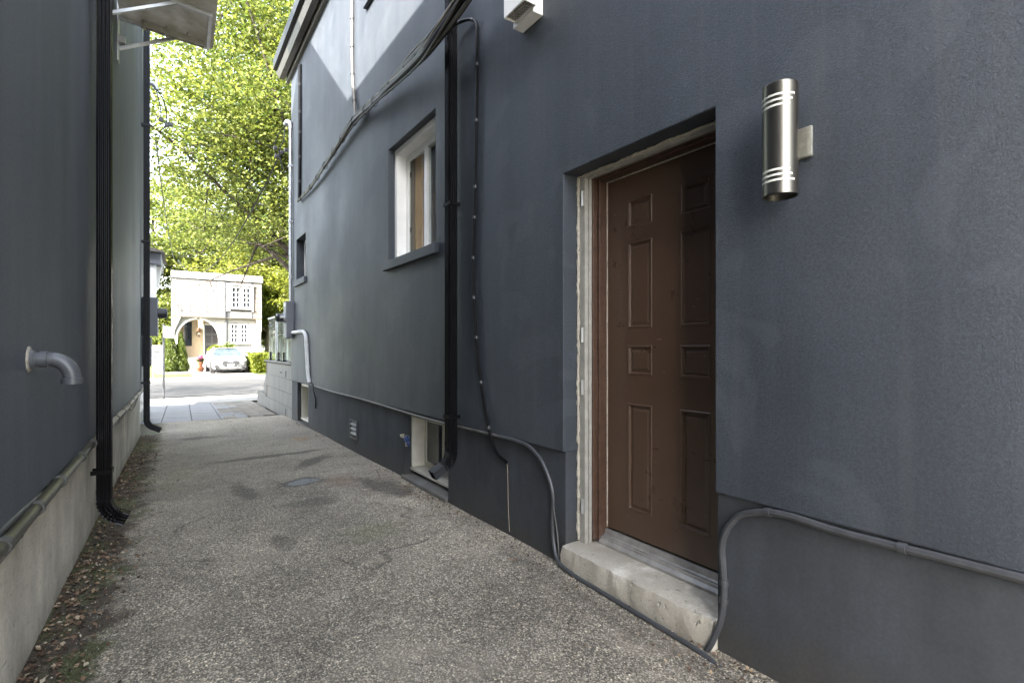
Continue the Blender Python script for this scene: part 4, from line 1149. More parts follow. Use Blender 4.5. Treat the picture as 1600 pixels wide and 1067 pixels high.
# house number 74 on the porch wall, set diagonally
def text_obj(s_, loc, size, mat, parent, rot=(R(90), 0, 0), ext=0.01):
    cu = bpy.data.curves.new('letters', 'FONT'); cu.body = s_; cu.size = size; cu.extrude = ext
    o = bpy.data.objects.new('house_number', cu); C.objects.link(o)
    dg = bpy.context.evaluated_depsgraph_get()
    me = bpy.data.meshes.new_from_object(o.evaluated_get(dg))
    bpy.data.objects.remove(o); me.materials.clear(); me.materials.append(mat)
    q = bpy.data.objects.new('house_number', me); C.objects.link(q); q.parent = parent
    q.location = Vector(loc)-world_loc(parent); q.rotation_euler = rot
    return q
text_obj('7', (1.50, HY+1.235, 2.06), 0.26, M['dark'], oh)
text_obj('4', (1.62, HY+1.235, 1.92), 0.26, M['dark'], oh)
# overhanging upper storey
OY = HY-0.35
uw = [(3.36, 4.62, 3.78, 5.24)]
b = B(); b.grid(gridlines(uw, X0-0.02, X1+0.03, 0), gridlines(uw, 3.16, 5.55, 2), uw, lambda u, v, d: (u, OY+0.02+(v-3.16)*0.05+d, v), 0.25)
b.build('mansard', M['conduit'], oh)
B().box(X0-0.02, X1+0.03, OY+0.03, HY+0.3, 3.141, 3.158).build('soffit', M['soffit_beige'], oh)
B().box(X0-0.06, X1+0.08, OY+0.05, OY+0.20, 5.56, 5.99).build('fascia', M['house_white'], oh)
B().box(X0-0.06, X1+0.08, OY+0.03, OY+0.048, 5.54, 5.58).build('drip_edge', M['conduit'], oh)
# siding sheets, one by one
def siding(x0, x1, z0, z1):
    yb = OY+0.02+((z0+z1)/2-3.16)*0.05
    g = random.uniform(0.0, 0.006)
    b = B().add([(x0, yb-0.030-g, z0), (x1, yb-0.030-g, z0), (x1, yb-0.012-g, z1), (x0, yb-0.012-g, z1), (x0, yb+0.0, z0), (x1, yb+0.0, z0), (x1, yb+0.0, z1), (x0, yb+0.0, z1)],
                [(0,1,2,3), (4,7,6,5), (0,4,5,1), (2,6,7,3), (0,3,7,4), (1,5,6,2)])
    b.build('siding_panel', M['siding'], oh)
rows = np.linspace(3.17, 5.53, 8)
for r_ in range(7):
    xs_ = np.linspace(X0, 3.06, 7)
    for i in range(6):
        siding(xs_[i]+0.013, xs_[i+1]-0.013, rows[r_]+0.012, rows[r_+1]-0.016)
    siding(4.72, X1, rows[r_]+0.012, rows[r_+1]-0.016)
siding(3.36, 4.61, 3.17, 3.60)
siding(3.36, 4.61, 5.39, 5.53)
B().box(3.085, 3.13, OY-0.03, OY+0.06, 3.16, 5.5).build('edge_strip', M['conduit'], oh)
B().box(3.14, 4.70, OY-0.06, OY-0.005, 5.30, 5.38).box(4.62, 4.70, OY-0.05, OY+0.1, 3.6, 5.29).box(3.14, 3.34, OY-0.045, OY+0.0, 3.6, 5.29).build('window_surround', M['white_paint'], oh)
def house_window(x0, x1, z0, z1, y, sill_mat):
    b = B(); t0 = 0.07
    b.box(x0, x0+t0, y, y+0.09, z0, z1).box(x1-t0, x1, y, y+0.09, z0, z1).box(x0+t0, x1-t0, y, y+0.09, z1-t0, z1).box(x0+t0, x1-t0, y, y+0.09, z0, z0+t0)
    mid = (x0+x1)/2; b.box(mid-0.11, mid+0.11, y, y+0.09, z0+t0, z1-t0)
    fr = b.build('window', M['white_paint'], oh)
    for a, c in ((x0+t0, mid-0.11), (mid+0.11, x1-t0)):
        m_ = (a+c)/2; mb = B(); H = z1-z0-2*t0
        mb.box(m_-0.018, m_+0.018, y+0.02, y+0.06, z0+t0, z1-t0)
        for k in range(1, 4):
            zz = z0+t0+H*k/4
            mb.box(a, m_-0.018, y+0.02, y+0.06, zz-0.018, zz+0.018).box(m_+0.018, c, y+0.02, y+0.06, zz-0.018, zz+0.018)
        mb.build('glazing_bars', M['white_paint'], fr)
        for k in range(4):
            for u0, u1 in ((a, m_-0.018), (m_+0.018, c)):
                B().box(u0+0.001, u1-0.001, y+0.065, y+0.072, z0+t0+H*k/4+0.018, z0+t0+H*(k+1)/4-0.018).build('pane', M['glass_dark'], fr)
    B().box(x0-0.12, x1+0.12, y-0.18, y-0.004, z0-0.10, z0-0.02).build('window_sill', sill_mat, oh, bevel=0.01)
house_window(3.40, 4.58, 3.82, 5.20, OY+0.03, M['house_white'])
house_window(3.40, 4.42, 1.54, 2.82, HY+0.06, M['frame_trim'])
B().tube([(3.16, HY-0.06, OZ), (3.16, HY-0.06, 3.1)], 0.045, 8).build('downpipe', M['conduit'], oh, smooth=True)
B().prism([(4.85, 3.13), (X1, 3.13), (X1, 2.3), (5.1, 2.5)], 'y', HY-0.3, HY-0.004).build('bracket', M['soffit_beige'], oh)
B().prism([(X0, 3.13), (X0+0.45, 3.13), (X0+0.08, 2.2), (X0, 2.0)], 'y', HY-0.3, HY-0.004).build('bracket', M['house_white'], oh)
B().box(X0, X1, HY+8.9, HY+9.1, OZ, 5.9).box(X0, X0+0.15, HY+0.31, HY+8.9, OZ, 5.9).box(X1-0.15, X1, HY+0.26, HY+8.9, OZ, 5.9).box(X0-0.05, X1+0.05, OY+0.21, HY+9.1, 5.86, 5.93).build('wall', M['house_white'], oh)
# steps and white planter walls
for k in range(5):
    B().box(0.95, 1.55, HY-1.75+k*0.33, HY-0.05, OZ+k*0.16, OZ+(k+1)*0.16-0.004).build('step', M['kerb'], oh, bevel=0.008)
pl = thing('planter_wall', (2.2, HY-1.0, OZ), 'white stepped planter wall beside the front steps across the street', 'planter')
B().box(1.57, 2.05, HY-1.6, HY-0.05, OZ, 0.70).build('low_wall', M['house_white'], pl, bevel=0.01)
B().box(2.07, 3.05, HY-1.2, HY-0.05, OZ, 1.02).build('high_wall', M['house_white'], pl, bevel=0.01)
def blob_pts(c, r, n, shell=0.5, flat=1.0):
    d = rng.normal(size=(n, 3)); d /= np.linalg.norm(d, axis=1)[:, None]
    rr = (shell+(1-shell)*rng.random(n))[:, None]
    return np.array(c)+d*rr*np.array(r)
s_ = thing('shrub', (2.55, HY-0.6, 1.02), 'low yellow-green shrub in the white planter by the arch', 'shrub')
leafcloud('foliage', np.vstack([blob_pts((2.55, HY-0.6, 1.2), (0.42, 0.3, 0.25), 900, 0.2), blob_pts((2.3, HY-0.6, 1.1), (0.3, 0.3, 0.15), 400, 0.2)]), 0.09, M['hedge'], s_)
s_ = thing('shrub', (3.1, HY-0.7, OZ), 'rounded green shrub below the lower window across the street', 'shrub')
leafcloud('foliage', blob_pts((3.25, HY-0.7, 1.1), (0.48, 0.4, 0.52), 2200, 0.2), 0.08, M['cedar'], s_)
B().tube([(3.25, HY-0.7, OZ), (3.25, HY-0.7, 1.1)], 0.04, 6).build('stem', M['bark'], s_)
pot = thing('flower_pot', (1.62, HY-2.2, OZ), 'terracotta pot of pink flowers beside the steps', 'flower pot')
B().lathe((1.62, HY-2.2, 0.12), [(0.10, 0), (0.15, 0.20), (0.17, 0.21), (0.17, 0.26), (0.14, 0.26)], 'z', 14).build('pot', M['terracotta'], pot, smooth=True)
leafcloud('blooms', blob_pts((1.62, HY-2.2, 0.60), (0.2, 0.2, 0.2), 150, 0.3), 0.09, M['flower'], pot)
leafcloud('leaves', blob_pts((1.62, HY-2.2, 0.50), (0.22, 0.22, 0.15), 260, 0.3), 0.09, M['cedar'], pot)
pot2 = thing('flower_pot', (1.62, HY-2.2, OZ), 'wide low terracotta bowl standing under the pink flower pot', 'flower pot')
B().lathe((1.62, HY-2.2, OZ), [(0.14, 0), (0.2, 0.16), (0.22, 0.17), (0.22, 0.22), (0.16, 0.22), (0.16, 0.29)], 'z', 14).build('bowl', M['terracotta'], pot2, smooth=True)

# cedars, edging, hedge
def cone_pts(c, r, h, n):
    z = rng.random(n)**1.25; a = rng.random(n)*2*math.pi
    rad = r*np.power(1-z, 0.72)*(0.55+0.5*rng.random(n))*(1+0.16*np.sin(a*5+z*17))
    rad *= np.where(z < 0.06, 0.8, 1)
    return np.stack([c[0]+rad*np.cos(a), c[1]+rad*np.sin(a), c[2]+0.05+z*h], 1)
for (x, y, r_, h_, lb) in ((0.10, 34.3, 0.50, 2.75, 'taller left cedar of the pair before the white house'), (0.62, 34.4, 0.40, 2.25, 'shorter right cedar of the pair before the white house')):
    s_ = thing('cedar_tree', (x, y, OZ), lb, 'cedar')
    B().tube([(x, y, OZ-0.05), (x, y, OZ+h_*0.8)], [0.06, 0.02], 8).build('trunk', M['bark'], s_)
    leafcloud('crown', cone_pts((x, y, OZ), r_, h_, 9000), 0.075, M['cedar'], s_, up=0.1)
s_ = thing('stone_edging', (0.3, 33.6, OZ), 'low stone edging round the cedar bed', 'edging')
for i in range(7):
    B().box(-0.55+i*0.25, -0.31+i*0.25, 33.45, 33.62, OZ-0.02, OZ+0.10+random.uniform(-0.01, 0.01)).build('stone', M['kerb'], s_, bevel=0.012)
B().box(1.16, 1.32, 33.45, 34.8, OZ-0.02, OZ+0.11).build('stone', M['kerb'], s_, bevel=0.012)
B().box(-0.55, 1.15, 33.63, 35.0, OZ-0.02, OZ+0.04).build('soil_bed', M['soil'], s_)
s_ = thing('hedge', (4.7, 32.5, OZ), 'clipped yellow-green hedge right of the white car', 'hedge')
n = 26000
hp = rng.random((n, 3))
side = rng.integers(0, 3, n)
hx = 3.98+hp[:, 0]*1.1; hy = 31.8+hp[:, 1]*3.5; hzz = OZ+hp[:, 2]*1.02
k = rng.random(n)
hx = np.where(side == 0, 3.98+0.22*k, hx); hzz = np.where(side == 1, OZ+1.02-0.14*k, hzz); hy = np.where(side == 2, 31.8+0.25*k, hy)
hp = np.stack([hx, hy, hzz], 1)
hp += np.stack([0.06*np.sin(hy*5+hzz*4), 0.07*np.sin(hx*6), 0.05*np.sin(hy*3.3+hx*5)], 1)
hp += rng.normal(size=hp.shape)*np.array([0.05, 0.05, 0.045])
leafcloud('foliage', hp, 0.085, M['hedge'], s_)
B().box(4.2, 4.9, 32.05, 35.1, OZ, OZ+0.8).build('branches', M['bark'], s_)

# ---------------------------------------------------------------- cars
def make_car(x, y, rz, paint, label, h=1.45, plate=True):
    root = bpy.data.objects.new('parked_car', None); C.objects.link(root)
    root['label'] = label; root['category'] = 'car'
    W, Ln = 1.86, 4.75
    # local: y=0 nose, y=Ln tail, x centred, z from ground. loops of (halfwidth, z)
    st = [ # y, list of (hx, z) from bottom centre to top centre
     (0.00, 0.30, 0.62, 0.66, 0.74),
     (0.10, 0.24, 0.78, 0.74, 0.80),
     (0.35, 0.20, 0.88, 0.82, 0.86),
     (0.80, 0.19, 0.925, 0.90, 0.94),
     (1.20, 0.19, 0.93, 0.95, 1.00),
     (2.00, 0.19, 0.93, 0.97, 1.02),
     (3.20, 0.19, 0.93, 0.98, 1.03),
     (4.20, 0.20, 0.91, 0.98, 1.03),
     (4.60, 0.26, 0.86, 0.95, 1.00),
     (4.75, 0.34, 0.74, 0.88, 0.92)]
    nseg = 12
    vs = []; fs = []
    for (yy, zb, hw, zs, zt) in st:
        ring = []
        prof = [(0.0, zb), (0.80, zb), (0.96, zb+0.10), (1.0, zb+0.25), (0.995, (zb+zs)/2+0.08), (0.965, zs-0.05), (0.90, zs), (0.5, zt-0.008), (0.0, zt)]
        full = [(hw*a, z) for a, z in prof]+[(-hw*a, z) for a, z in prof[-2:0:-1]]
        for a, z in full: ring.append((a, yy+(0.10*(a/hw)**2 if yy < 0.5 else -0.10*(a/hw)**2 if yy > 4.5 else 0), z))
        vs += ring
    n = len(vs)//len(st)
    for i in range(len(st)-1):
        for j in range(n): fs.append((i*n+j, i*n+(j+1) % n, (i+1)*n+(j+1) % n, (i+1)*n+j))
    fs.append(tuple(range(n))[::-1]); fs.append(tuple(range((len(st)-1)*n, len(st)*n)))
    bd = B().add(vs, fs).build('body', paint, root, smooth=True, bevel=0.0)
    # glasshouse: frustum of sections
    def gh(sections, name, mat):
        vs = []; fs = []
        for (yy, hw, z) in sections: vs += [(-hw, yy, z), (hw, yy, z)]
        return vs
    base = [(1.15, 0.80, 0.975), (4.45, 0.76, 1.0)]
    roof = [(1.95, 0.62, h-0.03), (2.6, 0.64, h), (3.7, 0.62, h-0.02), (4.1, 0.58, h-0.07)]
    hwb, hwt = 0.80, 0.63
    # roof skin
    vs = []
    for (yy, hw, z) in roof:
        vs += [(-hw, yy, z-0.03), (-hw*0.6, yy, z+0.01), (0, yy, z+0.02), (hw*0.6, yy, z+0.01), (hw, yy, z-0.03)]
    fs = [(i*5+j, i*5+j+1, (i+1)*5+j+1, (i+1)*5+j) for i in range(3) for j in range(4)]
    m = len(vs); vs += [(v[0], v[1], v[2]-0.05) for v in vs]
    fs += [tuple(m+k for k in f[::-1]) for f in fs[:12]]
    B().add(vs, fs).build('roof', paint, root, smooth=True)
    # cabin glass
    cv = [(-0.79, 1.15, 0.97), (0.79, 1.15, 0.97), (0.79, 4.5, 0.99), (-0.79, 4.5, 0.99), (-0.61, 1.97, h-0.065), (0.61, 1.97, h-0.065), (0.57, 4.08, h-0.10), (-0.57, 4.08, h-0.10)]
    ws = B().add([cv[0], cv[1], cv[5], cv[4], (-0.79, 1.25, 0.96), (0.79, 1.25, 0.96), (0.61, 2.05, h-0.08), (-0.61, 2.05, h-0.08)], [(0,1,2,3), (4,7,6,5), (0,4,5,1), (2,6,7,3), (0,3,7,4), (1,5,6,2)])
    ws.build('windscreen', M['car_glass'], root)
    for s_ in (-1, 1):
        B().add([(s_*0.80, 1.30, 0.975), (s_*0.80, 4.35, 0.99), (s_*0.60, 4.0, h-0.09), (s_*0.635, 2.05, h-0.07), (s_*0.76, 1.35, 0.97), (s_*0.76, 4.3, 0.97), (s_*0.56, 3.95, h-0.1), (s_*0.59, 2.1, h-0.08)],
                [(0,1,2,3), (4,7,6,5), (0,4,5,1), (2,6,7,3), (0,3,7,4), (1,5,6,2)]).build('side_window', M['car_glass'], root)
        for q in (((s_*0.80, 1.17, 0.98), (s_*0.63, 1.98, h-0.055), 0.035), ((s_*0.80, 4.45, 0.99), (s_*0.59, 4.08, h-0.08), 0.05), ((s_*0.81, 2.75, 0.98), (s_*0.64, 2.75, h-0.05), 0.03)):
            B().tube(q[:2], q[2], 6).build('pillar', paint, root)
        B().tube([(s_*0.60, 2.1, h+0.0), (s_*0.60, 2.2, h+0.035), (s_*0.60, 3.7, h+0.03), (s_*0.60, 3.85, h-0.02)], 0.014, 6).build('roof_rail', M['alu'], root)
        mi = B().lathe((s_*1.0, 1.62, 1.0), [(0.03, -0.10), (0.09, -0.07), (0.10, 0.0), (0.08, 0.07), (0.03, 0.09)], 'x', 12)
        mi.build('mirror', paint, root, smooth=True)
        # headlight: slanted lens
        B().add([(s_*0.44, -0.005+0.03, 0.70), (s_*0.80, 0.17, 0.72), (s_*0.83, 0.24, 0.80), (s_*0.50, 0.045, 0.775), (s_*0.44, 0.15, 0.70), (s_*0.78, 0.32, 0.72), (s_*0.80, 0.35, 0.79), (s_*0.50, 0.2, 0.77)],
                [(0,1,2,3), (4,7,6,5), (0,4,5,1), (2,6,7,3), (0,3,7,4), (1,5,6,2)]).build('headlight', M['lamp_clear'], root)
        B().prism([(s_*0.52, 0.33), (s_*0.80, 0.33), (s_*0.76, 0.52), (s_*0.60, 0.46)], 'y', 0.02, 0.18).build('air_intake', M['car_dark'], root)
        for yy in (0.92, 3.85):
            wh = B().lathe((s_*0.80, yy, 0.345), [(0.20, -0.11), (0.33, -0.11), (0.345, -0.08), (0.345, 0.08), (0.33, 0.11), (0.20, 0.11)], 'x', 24).build('wheel', M['rubber'], root, smooth=True)
            rb = B().lathe((s_*0.80, yy, 0.345), [(0.05, -0.1), (0.225, -0.115), (0.235, -0.112), (0.235, 0.112), (0.225, 0.115), (0.05, 0.1)], 'x', 24).build('rim', M['alu'], wh)
            B().lathe((s_*0.835, yy, 0.36), [(0.39, -0.10), (0.40, 0.095)], 'x', 24).build('wheel_arch', M['car_dark'], root)
    gr = B().prism([(-0.44, 0.52), (-0.30, 0.37), (0.30, 0.37), (0.44, 0.52), (0.40, 0.70), (0.33, 0.735), (-0.33, 0.735), (-0.40, 0.70)], 'y', -0.03, 0.12).build('grille', M['car_dark'], root)
    b = B()
    for k in range(7):
        z = 0.41+k*0.047; hw = 0.33+0.10*min(1, (z-0.37)/0.15); hw = min(hw, 0.41)
        b.box(-hw, hw, -0.038, -0.031, z, z+0.010)
    b.tube([(-0.44, -0.03, 0.52), (-0.30, -0.03, 0.37), (0.30, -0.03, 0.37), (0.44, -0.03, 0.52), (0.40, -0.03, 0.70), (0.33, -0.03, 0.735), (-0.33, -0.03, 0.735), (-0.40, -0.03, 0.70), (-0.44, -0.03, 0.52)], 0.013, 6)
    b.build('grille_bars', M['chrome'], gr)
    b = B()
    for k in range(4):
        cx = -0.105+k*0.07
        b.tube([(cx+0.045*math.cos(a), -0.048, 0.665+0.045*math.sin(a)) for a in np.linspace(0, 2*math.pi, 17)], 0.006, 5)
    b.build('emblem', M['chrome'], gr)
    B().box(-0.16, 0.16, -0.052, -0.042, 0.44, 0.54).build('number_plate', M['sign_white'], root)
    B().box(-0.75, 0.75, 0.10, 0.20, 0.20, 0.30).build('lower_bumper', M['car_dark'], root, bevel=0.02)
    root.location = (x, y, OZ+0.004); root.rotation_euler = (0, 0, rz); root.scale = (0.97,)*3
    return root
car = make_car(2.88, 32.0, 0.02, M['car_white'], 'white wagon parked nose-out on the driveway across the street')
def copytree(o, parent=None, paint=None):
    c = o.copy(); C.objects.link(c); c.parent = parent
    if o.type == 'MESH' and paint and o.data.materials and o.data.materials[0] == M['car_white']:
        c.data = o.data.copy(); c.data.materials[0] = paint
    for ch in o.children: copytree(ch, c, paint)
    return c
bn = thing('wheeled_bin', (4.05, 36.2, OZ), 'dark blue wheeled bin half hidden between the white car and the hedge', 'bin')
B().prism([(3.82, OZ+0.08), (4.28, OZ+0.08), (4.34, OZ+1.0), (3.76, OZ+1.0)], 'y', 35.95, 36.5).build('body', M['car_blue'], bn, bevel=0.02)
B().prism([(3.74, OZ+1.003), (4.36, OZ+1.003), (4.33, OZ+1.08), (3.77, OZ+1.08)], 'y', 35.9, 36.55).build('lid', M['car_blue'], bn, bevel=0.02)
for x in (3.80, 4.24): B().lathe((x, 36.45, OZ+0.10), [(0.10, 0), (0.10, 0.06)], 'x', 14).build('wheel', M['rubber'], bn)

# ---------------------------------------------------------------- neighbours and signs
nh = thing('neighbour_house', (10.2, 49, OZ), 'cream gabled house glimpsed right of the tree trunk', 'house')
B().box(8.0, 12.5, 48, 55, OZ, 5.0).build('wall', M['house_white'], nh)
B().prism([(7.6, 4.95), (12.9, 4.95), (10.2, 7.6)], 'y', 47.8, 55.2).build('roof', M['beige_wall'], nh)
pb = bpy.data.objects.new('porch', None); C.objects.link(pb); pb.parent = nh; pb.location = Vector((8, 46, 0))-world_loc(nh)
B().prism([(6.75, 3.3), (12.2, 3.3), (12.2, 3.5), (8.6, 4.2), (6.75, 3.42)], 'y', 45.6, 47.78).build('porch_roof', M['white_paint'], pb)
for x in (7.0, 8.2, 9.4): B().box(x, x+0.12, 45.7, 45.82, OZ, 3.29).build('post', M['white_paint'], pb)
B().box(6.9, 12, 45.65, 45.7, 2.2, 2.35).build('beam', M['white_paint'], pb)
w_ = B().box(8.35, 9.25, 47.93, 47.99, 1.2, 2.9).build('window', M['soffit_beige'], nh)
w_ = B().box(9.8, 10.7, 47.93, 47.99, 1.2, 2.9).build('window', M['glass_dark'], nh)
sg = thing('street_sign', (-0.06, 18.6, gz(18.6)), 'small white sign with red ring on a dark post past the left house', 'sign')
B().tube([(-0.10, 18.6, -0.4), (-0.10, 18.6, 1.95)], 0.03, 8).build('post', M['conduit'], sg)
B().box(-0.10, 0.16, 18.55, 18.565, 1.55, 1.88).build('board', M['sign_white'], sg)
b = B().tube([(0.03+0.09*math.cos(a), 18.54, 1.72+0.09*math.sin(a)) for a in np.linspace(0, 2*math.pi, 17)], 0.013, 5).tube([(-0.03, 18.54, 1.78), (0.09, 18.54, 1.66)], 0.012, 5)
b.build('symbol', M['sign_red'], sg)
sg = thing('yard_sign', (-0.35, 30.2, OZ), 'white and purple yard sign standing on the lawn across the street', 'sign')
B().box(-0.62, -0.14, 30.2, 30.22, 0.10, 1.35).build('board', M['sign_white'], sg)
B().box(-0.24, -0.15, 30.185, 30.198, 0.12, 1.33).build('stripe', M['sign_purple'], sg)
for x in (-0.6, -0.2): B().box(x, x+0.03, 30.2, 30.22, OZ, 0.10).build('stake', M['white_paint'], sg)
for k, z in enumerate((0.25, 0.5, 0.75, 1.0)): B().box(-0.58, -0.30, 30.19, 30.199, z, z+0.08).build('line', M['conduit'], sg)

# ---------------------------------------------------------------- wires
def sag(a, b_, s_, n=16):
    a = Vector(a); b_ = Vector(b_)
    return [a.lerp(b_, i/n)-Vector((0, 0, s_*4*(i/n)*(1-i/n))) for i in range(n+1)]
def wire(a, b_, s_, r, label):
    o = B().tube(sag(a, b_, s_), r, 5).build('overhead_wire', M['cable_black'])
    tag(o, label, 'wire')
wire((-14, 28, 5.2), (16, 28, 6.2), 0.25, 0.013, 'upper street wire running level above the far pavement')
wire((-14, 28.3, 4.9), (16, 28.3, 5.8), 0.35, 0.012, 'lower street wire just under the level one')
wire((1.70, 10.1, 4.78), (0.40, 28, 5.27), 1.3, 0.014, 'service wire drooping from the right corner to the street wires')
wire((0.44, 28, 5.25), (0.33, 37.7, 4.14), 0.05, 0.010, 'thin wire falling from the street wires to the white house')
wire((0.33, 37.6, 4.14), (0.95, 37.6, 3.2), 0.0, 0.010, 'thin wire slanting down the white house front')
wire((-0.15, 9.5, 4.4), (0.40, 28, 5.2), 0.7, 0.010, 'service wire leaving the left corner towards the street')
t_ = thing('wire_splice', (1.70, 10.1, 4.75), 'black connectors and drip loops at the right corner mast', 'connector')
B().tube(smooth_path([(1.77, 10.0, 5.27), (1.66, 10.05, 5.1), (1.60, 10.1, 4.85), (1.70, 10.1, 4.72), (1.76, 10.05, 4.8)], 6), 0.008, 6).tube(smooth_path([(1.77, 10.0, 5.27), (1.74, 10.03, 5.0), (1.68, 10.08, 4.8), (1.72, 10.1, 4.6), (1.75, 10.1, 4.5)], 6), 0.008, 6).build('drip_loop', M['cable_black'], t_, smooth=True)
for x, z in ((1.62, 4.86), (1.64, 4.72), (1.72, 4.80), (1.80, 4.86)):
    B().box(x-0.035, x+0.035, 10.05, 10.11, z-0.03, z+0.03).build('clamp', M['ceramic'], t_, bevel=0.012)

# ---------------------------------------------------------------- trees
def tree(x, y, base, H, cr, leafm, barkm, label, nleaf, lsize, r0=0.3, fork=0.35, seed=1, squash=0.9, nlimb=9, group=None, clumps=70, droop=0.0, cut=None):
    rs = random.Random(seed)
    root = thing('tree', (x, y, base), label, 'tree', group)
    ch = H*fork
    top = Vector((x+rs.uniform(-0.5, 0.5), y+rs.uniform(-0.5, 0.5), base+H*0.82))
    tp = [Vector((x, y, base-0.1)), Vector((x+rs.uniform(-.08, .08), y, base+ch*0.5)), Vector((x+rs.uniform(-.2, .2), y+rs.uniform(-.2, .2), base+ch)), top]
    sp_ = smooth_path(tp, 6)
    B().tube(sp_, [r0*(1.25 if i == 0 else 1)*(1-0.85*i/(len(sp_)-1)) for i in range(len(sp_))], 10).build('trunk', barkm, root, smooth=True)
    cc = Vector((x, y, base+ch+(H-ch)*0.5)); rz = (H-ch)*0.5
    tips = []; lb = B()
    for i in range(nlimb):
        t0 = 0.35+0.6*i/nlimb
        s0 = sp_[int(t0*(len(sp_)-1))]
        az = i*2.399+rs.uniform(-.4, .4); el = rs.uniform(0.15, 1.0)
        ln_ = cr*rs.uniform(0.75, 1.0)*(1.0-0.35*max(0, t0-0.5))
        e = s0+Vector((math.cos(az)*math.cos(el), math.sin(az)*math.cos(el), math.sin(el)))*ln_
        m_ = s0.lerp(e, 0.5)+Vector((rs.uniform(-.3, .3), rs.uniform(-.3, .3), rs.uniform(0, .5)))
        pp = smooth_path([s0, m_, e], 6); rr0 = r0*0.5*(1-0.5*t0)
        lb.tube(pp, [rr0*(1-0.8*k/(len(pp)-1)) for k in range(len(pp))], 6)
        for q in range(6):
            st_ = pp[rs.randint(4, len(pp)-1)]
            d = Vector((rs.uniform(-1, 1), rs.uniform(-1, 1), rs.uniform(-.4-droop, .8))).normalized()*cr*rs.uniform(0.25, 0.5)
            e2 = st_+d; m2 = st_.lerp(e2, 0.5)+Vector((0, 0, rs.uniform(0, .25)))
            p2 = smooth_path([st_, m2, e2], 4)
            lb.tube(p2, [rr0*0.34*(1-0.8*k/(len(p2)-1))+0.010 for k in range(len(p2))], 5)
            tips.append(e2); tips.append(m2)
            for u in range(3):
                s3 = p2[rs.randint(2, len(p2)-1)]
                e3 = s3+Vector((rs.uniform(-1, 1), rs.uniform(-1, 1), rs.uniform(-.6, .5))).normalized()*cr*rs.uniform(0.12, 0.25)
                lb.tube([s3, e3], [rr0*0.12+0.004, 0.004], 4)
                tips.append(e3)
    lb.build('limb', barkm, root)
    # clumps inside the crown ellipsoid
    for i in range(clumps):
        d = Vector((rs.gauss(0, 1), rs.gauss(0, 1), rs.gauss(0, 1))).normalized()
        k = rs.uniform(0.35, 1.0)
        tips.append(cc+Vector((d.x*cr*k, d.y*cr*k, d.z*rz*k)))
    tips = np.array([tuple(t) for t in tips])
    nc = len(tips); per = nleaf//nc
    wgt = rng.random(nc)*1.4+0.3
    cnt = (wgt/wgt.sum()*nleaf).astype(int)
    cen = np.repeat(tips, cnt, axis=0)
    crad = np.repeat(cr*(0.05+0.10*rng.random(nc)), cnt)
    d = rng.normal(size=cen.shape)*crad[:, None]*np.array([1.3, 1.3, 0.38])
    pts = cen+d
    pts = pts[pts[:, 2] > (cut if cut else base+ch*0.55)+0.5*np.sin(pts[:, 0]*1.7+pts[:, 1])]
    leafcloud('crown', pts, lsize, leafm, root, up=0.6)
    return root
tree(5.1, 21.0, -0.25, 18.0, 7.1, M['leaf_b'], M['bark'], 'large street tree whose fine-leaved branches hang over the gap between the houses', 190000, 0.13, 0.34, 0.36, 3, nlimb=24, clumps=230, droop=0.3, cut=5.3)
tree(6.3, 42.5, OZ, 15, 5.0, M['leaf_c'], M['bark_pale'], 'tall lime-green tree with a pale trunk right of the white house', 60000, 0.2, 0.30, 0.30, 5, clumps=90)
tree(-0.8, 50, OZ, 17, 5.5, M['leaf_b'], M['bark'], 'broad green tree behind the left end of the white house', 60000, 0.25, 0.4, 0.12, 8, clumps=110)
tree(4.2, 56, OZ, 19, 6.0, M['leaf_a'], M['bark'], 'high tree directly behind the roof of the white house', 60000, 0.28, 0.4, 0.15, 12, clumps=110)
tree(11.5, 62, OZ, 18, 6.5, M['leaf_c'], M['bark'], 'yellow-green tree behind the cream house on the right', 30000, 0.32, 0.4, 0.12, 15, clumps=100)
tree(-7.5, 60, OZ, 18, 6.5, M['leaf_b'], M['bark'], 'dark green tree at the far left behind the street', 20000, 0.32, 0.4, 0.15, 19, clumps=90)
tree(-10.5, 14.3, -0.2, 10.5, 4.0, M['leaf_b'], M['bark'], 'street tree beyond the left house that shades the road', 15000, 0.14, 0.25, 0.42, 23, clumps=70)

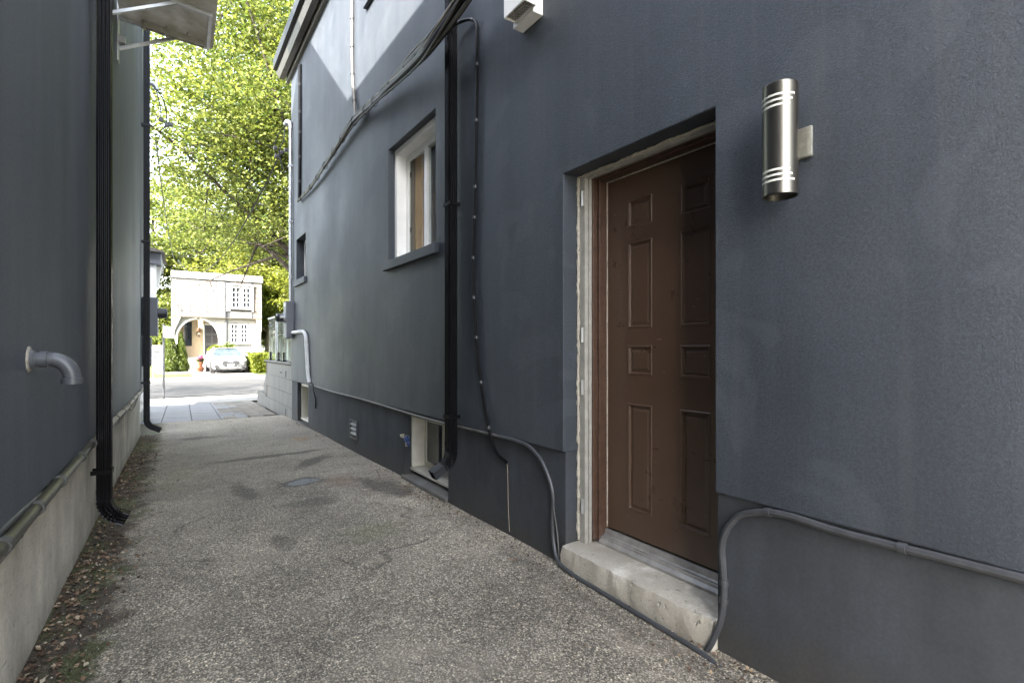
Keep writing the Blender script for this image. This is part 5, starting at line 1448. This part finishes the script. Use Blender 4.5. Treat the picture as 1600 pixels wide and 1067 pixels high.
# ---------------------------------------------------------------- litter and small stones
def litter(n, xf, name, size, mat):
    pts = np.array([xf() for _ in range(n)])
    o = leafcloud(name, pts, size, mat, up=1.6, jitter=0.75, fold=0.10, aspect=0.7)
    o['kind'] = 'stuff'
    return o
def p_left():
    t0 = random.uniform(0.9, 9.2)
    if random.random() < 0.45: t0 = random.choice([2.6, 3.4, 3.9, 5.6, 6.2, 7.0, 2.1])+random.gauss(0, 0.28)
    t0 = max(0.8, t0)
    o_ = -0.03+abs(random.gauss(0, 0.13))
    p = LX((o_, t0, 0)); z = gz(p.y)+0.012*mnoise.noise(Vector((p.x*1.1, p.y*1.1, 0.3)))+random.uniform(0.004, 0.014)
    return (p.x, p.y, z)
def p_right():
    y = random.uniform(0.4, 9.8)
    if random.random() < 0.6: y = random.choice([4.2, 4.0, 3.6, 1.1, 1.0, 4.9, 7.7, 9.3, 2.6])+random.gauss(0, 0.25)
    x = XR-0.005-abs(random.gauss(0, 0.10)); 
    if 1.2 < y < 2.3: x -= 0.02
    return (x, y, gz(y)+0.012*mnoise.noise(Vector((x*1.1, y*1.1, 0.3)))+random.uniform(0.004, 0.012))
def p_any():
    y = random.uniform(0.8, 10.5); x = random.uniform(-0.4, 1.8)
    return (x, y, gz(y)+0.012*mnoise.noise(Vector((x*1.1, y*1.1, 0.3)))+random.uniform(0.003, 0.008))
litter(4200, p_left, 'leaf_litter', 0.017, M['litter'])
litter(1500, p_right, 'leaf_litter', 0.013, M['litter'])
litter(500, p_any, 'leaf_litter', 0.012, M['litter'])
# loose grit: tiny tetra-like stones
def grit(n, xf, name):
    vs = []; fs = []
    for i in range(n):
        x, y, z = xf(); r_ = random.uniform(0.0018, 0.0055); a = random.uniform(0, 6.28)
        o = len(vs)
        for k in range(4):
            b_ = a+k*math.pi/2+random.uniform(-.3, .3); rr = r_*random.uniform(0.7, 1.2)
            vs.append((x+rr*math.cos(b_), y+rr*math.sin(b_), z-0.004))
        vs.append((x+random.uniform(-.3, .3)*r_, y+random.uniform(-.3, .3)*r_, z-0.003+r_*0.9))
        fs += [(o+k, o+(k+1) % 4, o+4) for k in range(4)]
    ob = B(); ob.v = vs; ob.f = fs; ob.mi = []
    o = ob.build(name, M['pebble']); o['kind'] = 'stuff'
    return o
def p_grit():
    y = 0.7+4.8*random.random()**1.4; x = random.uniform(-0.42, 1.84)
    return (x, y, gz(y)+0.012*mnoise.noise(Vector((x*1.1, y*1.1, 0.3)))+0.002)
grit(7000, p_grit, 'loose_gravel')

GROUPS = {'downspout': 'downspouts on the two dark houses', 'tree': 'trees along and beyond the street', 'cedar_tree': 'pair of cedars before the white house',
          'conduit': 'conduits fixed to the house walls', 'overhead_wire': 'overhead wires', 'electric_meter': 'electric meters at the house corners',
          'cable': 'single cables on the house walls', 'shrub': 'shrubs at the white house', 'flower_pot': 'terracotta pots by the steps'}
for o in list(bpy.data.objects):
    if o.parent is None and 'category' in o.keys():
        g = GROUPS.get(o.name.split('.')[0])
        if g and 'group' not in o.keys():
            o['group'] = g
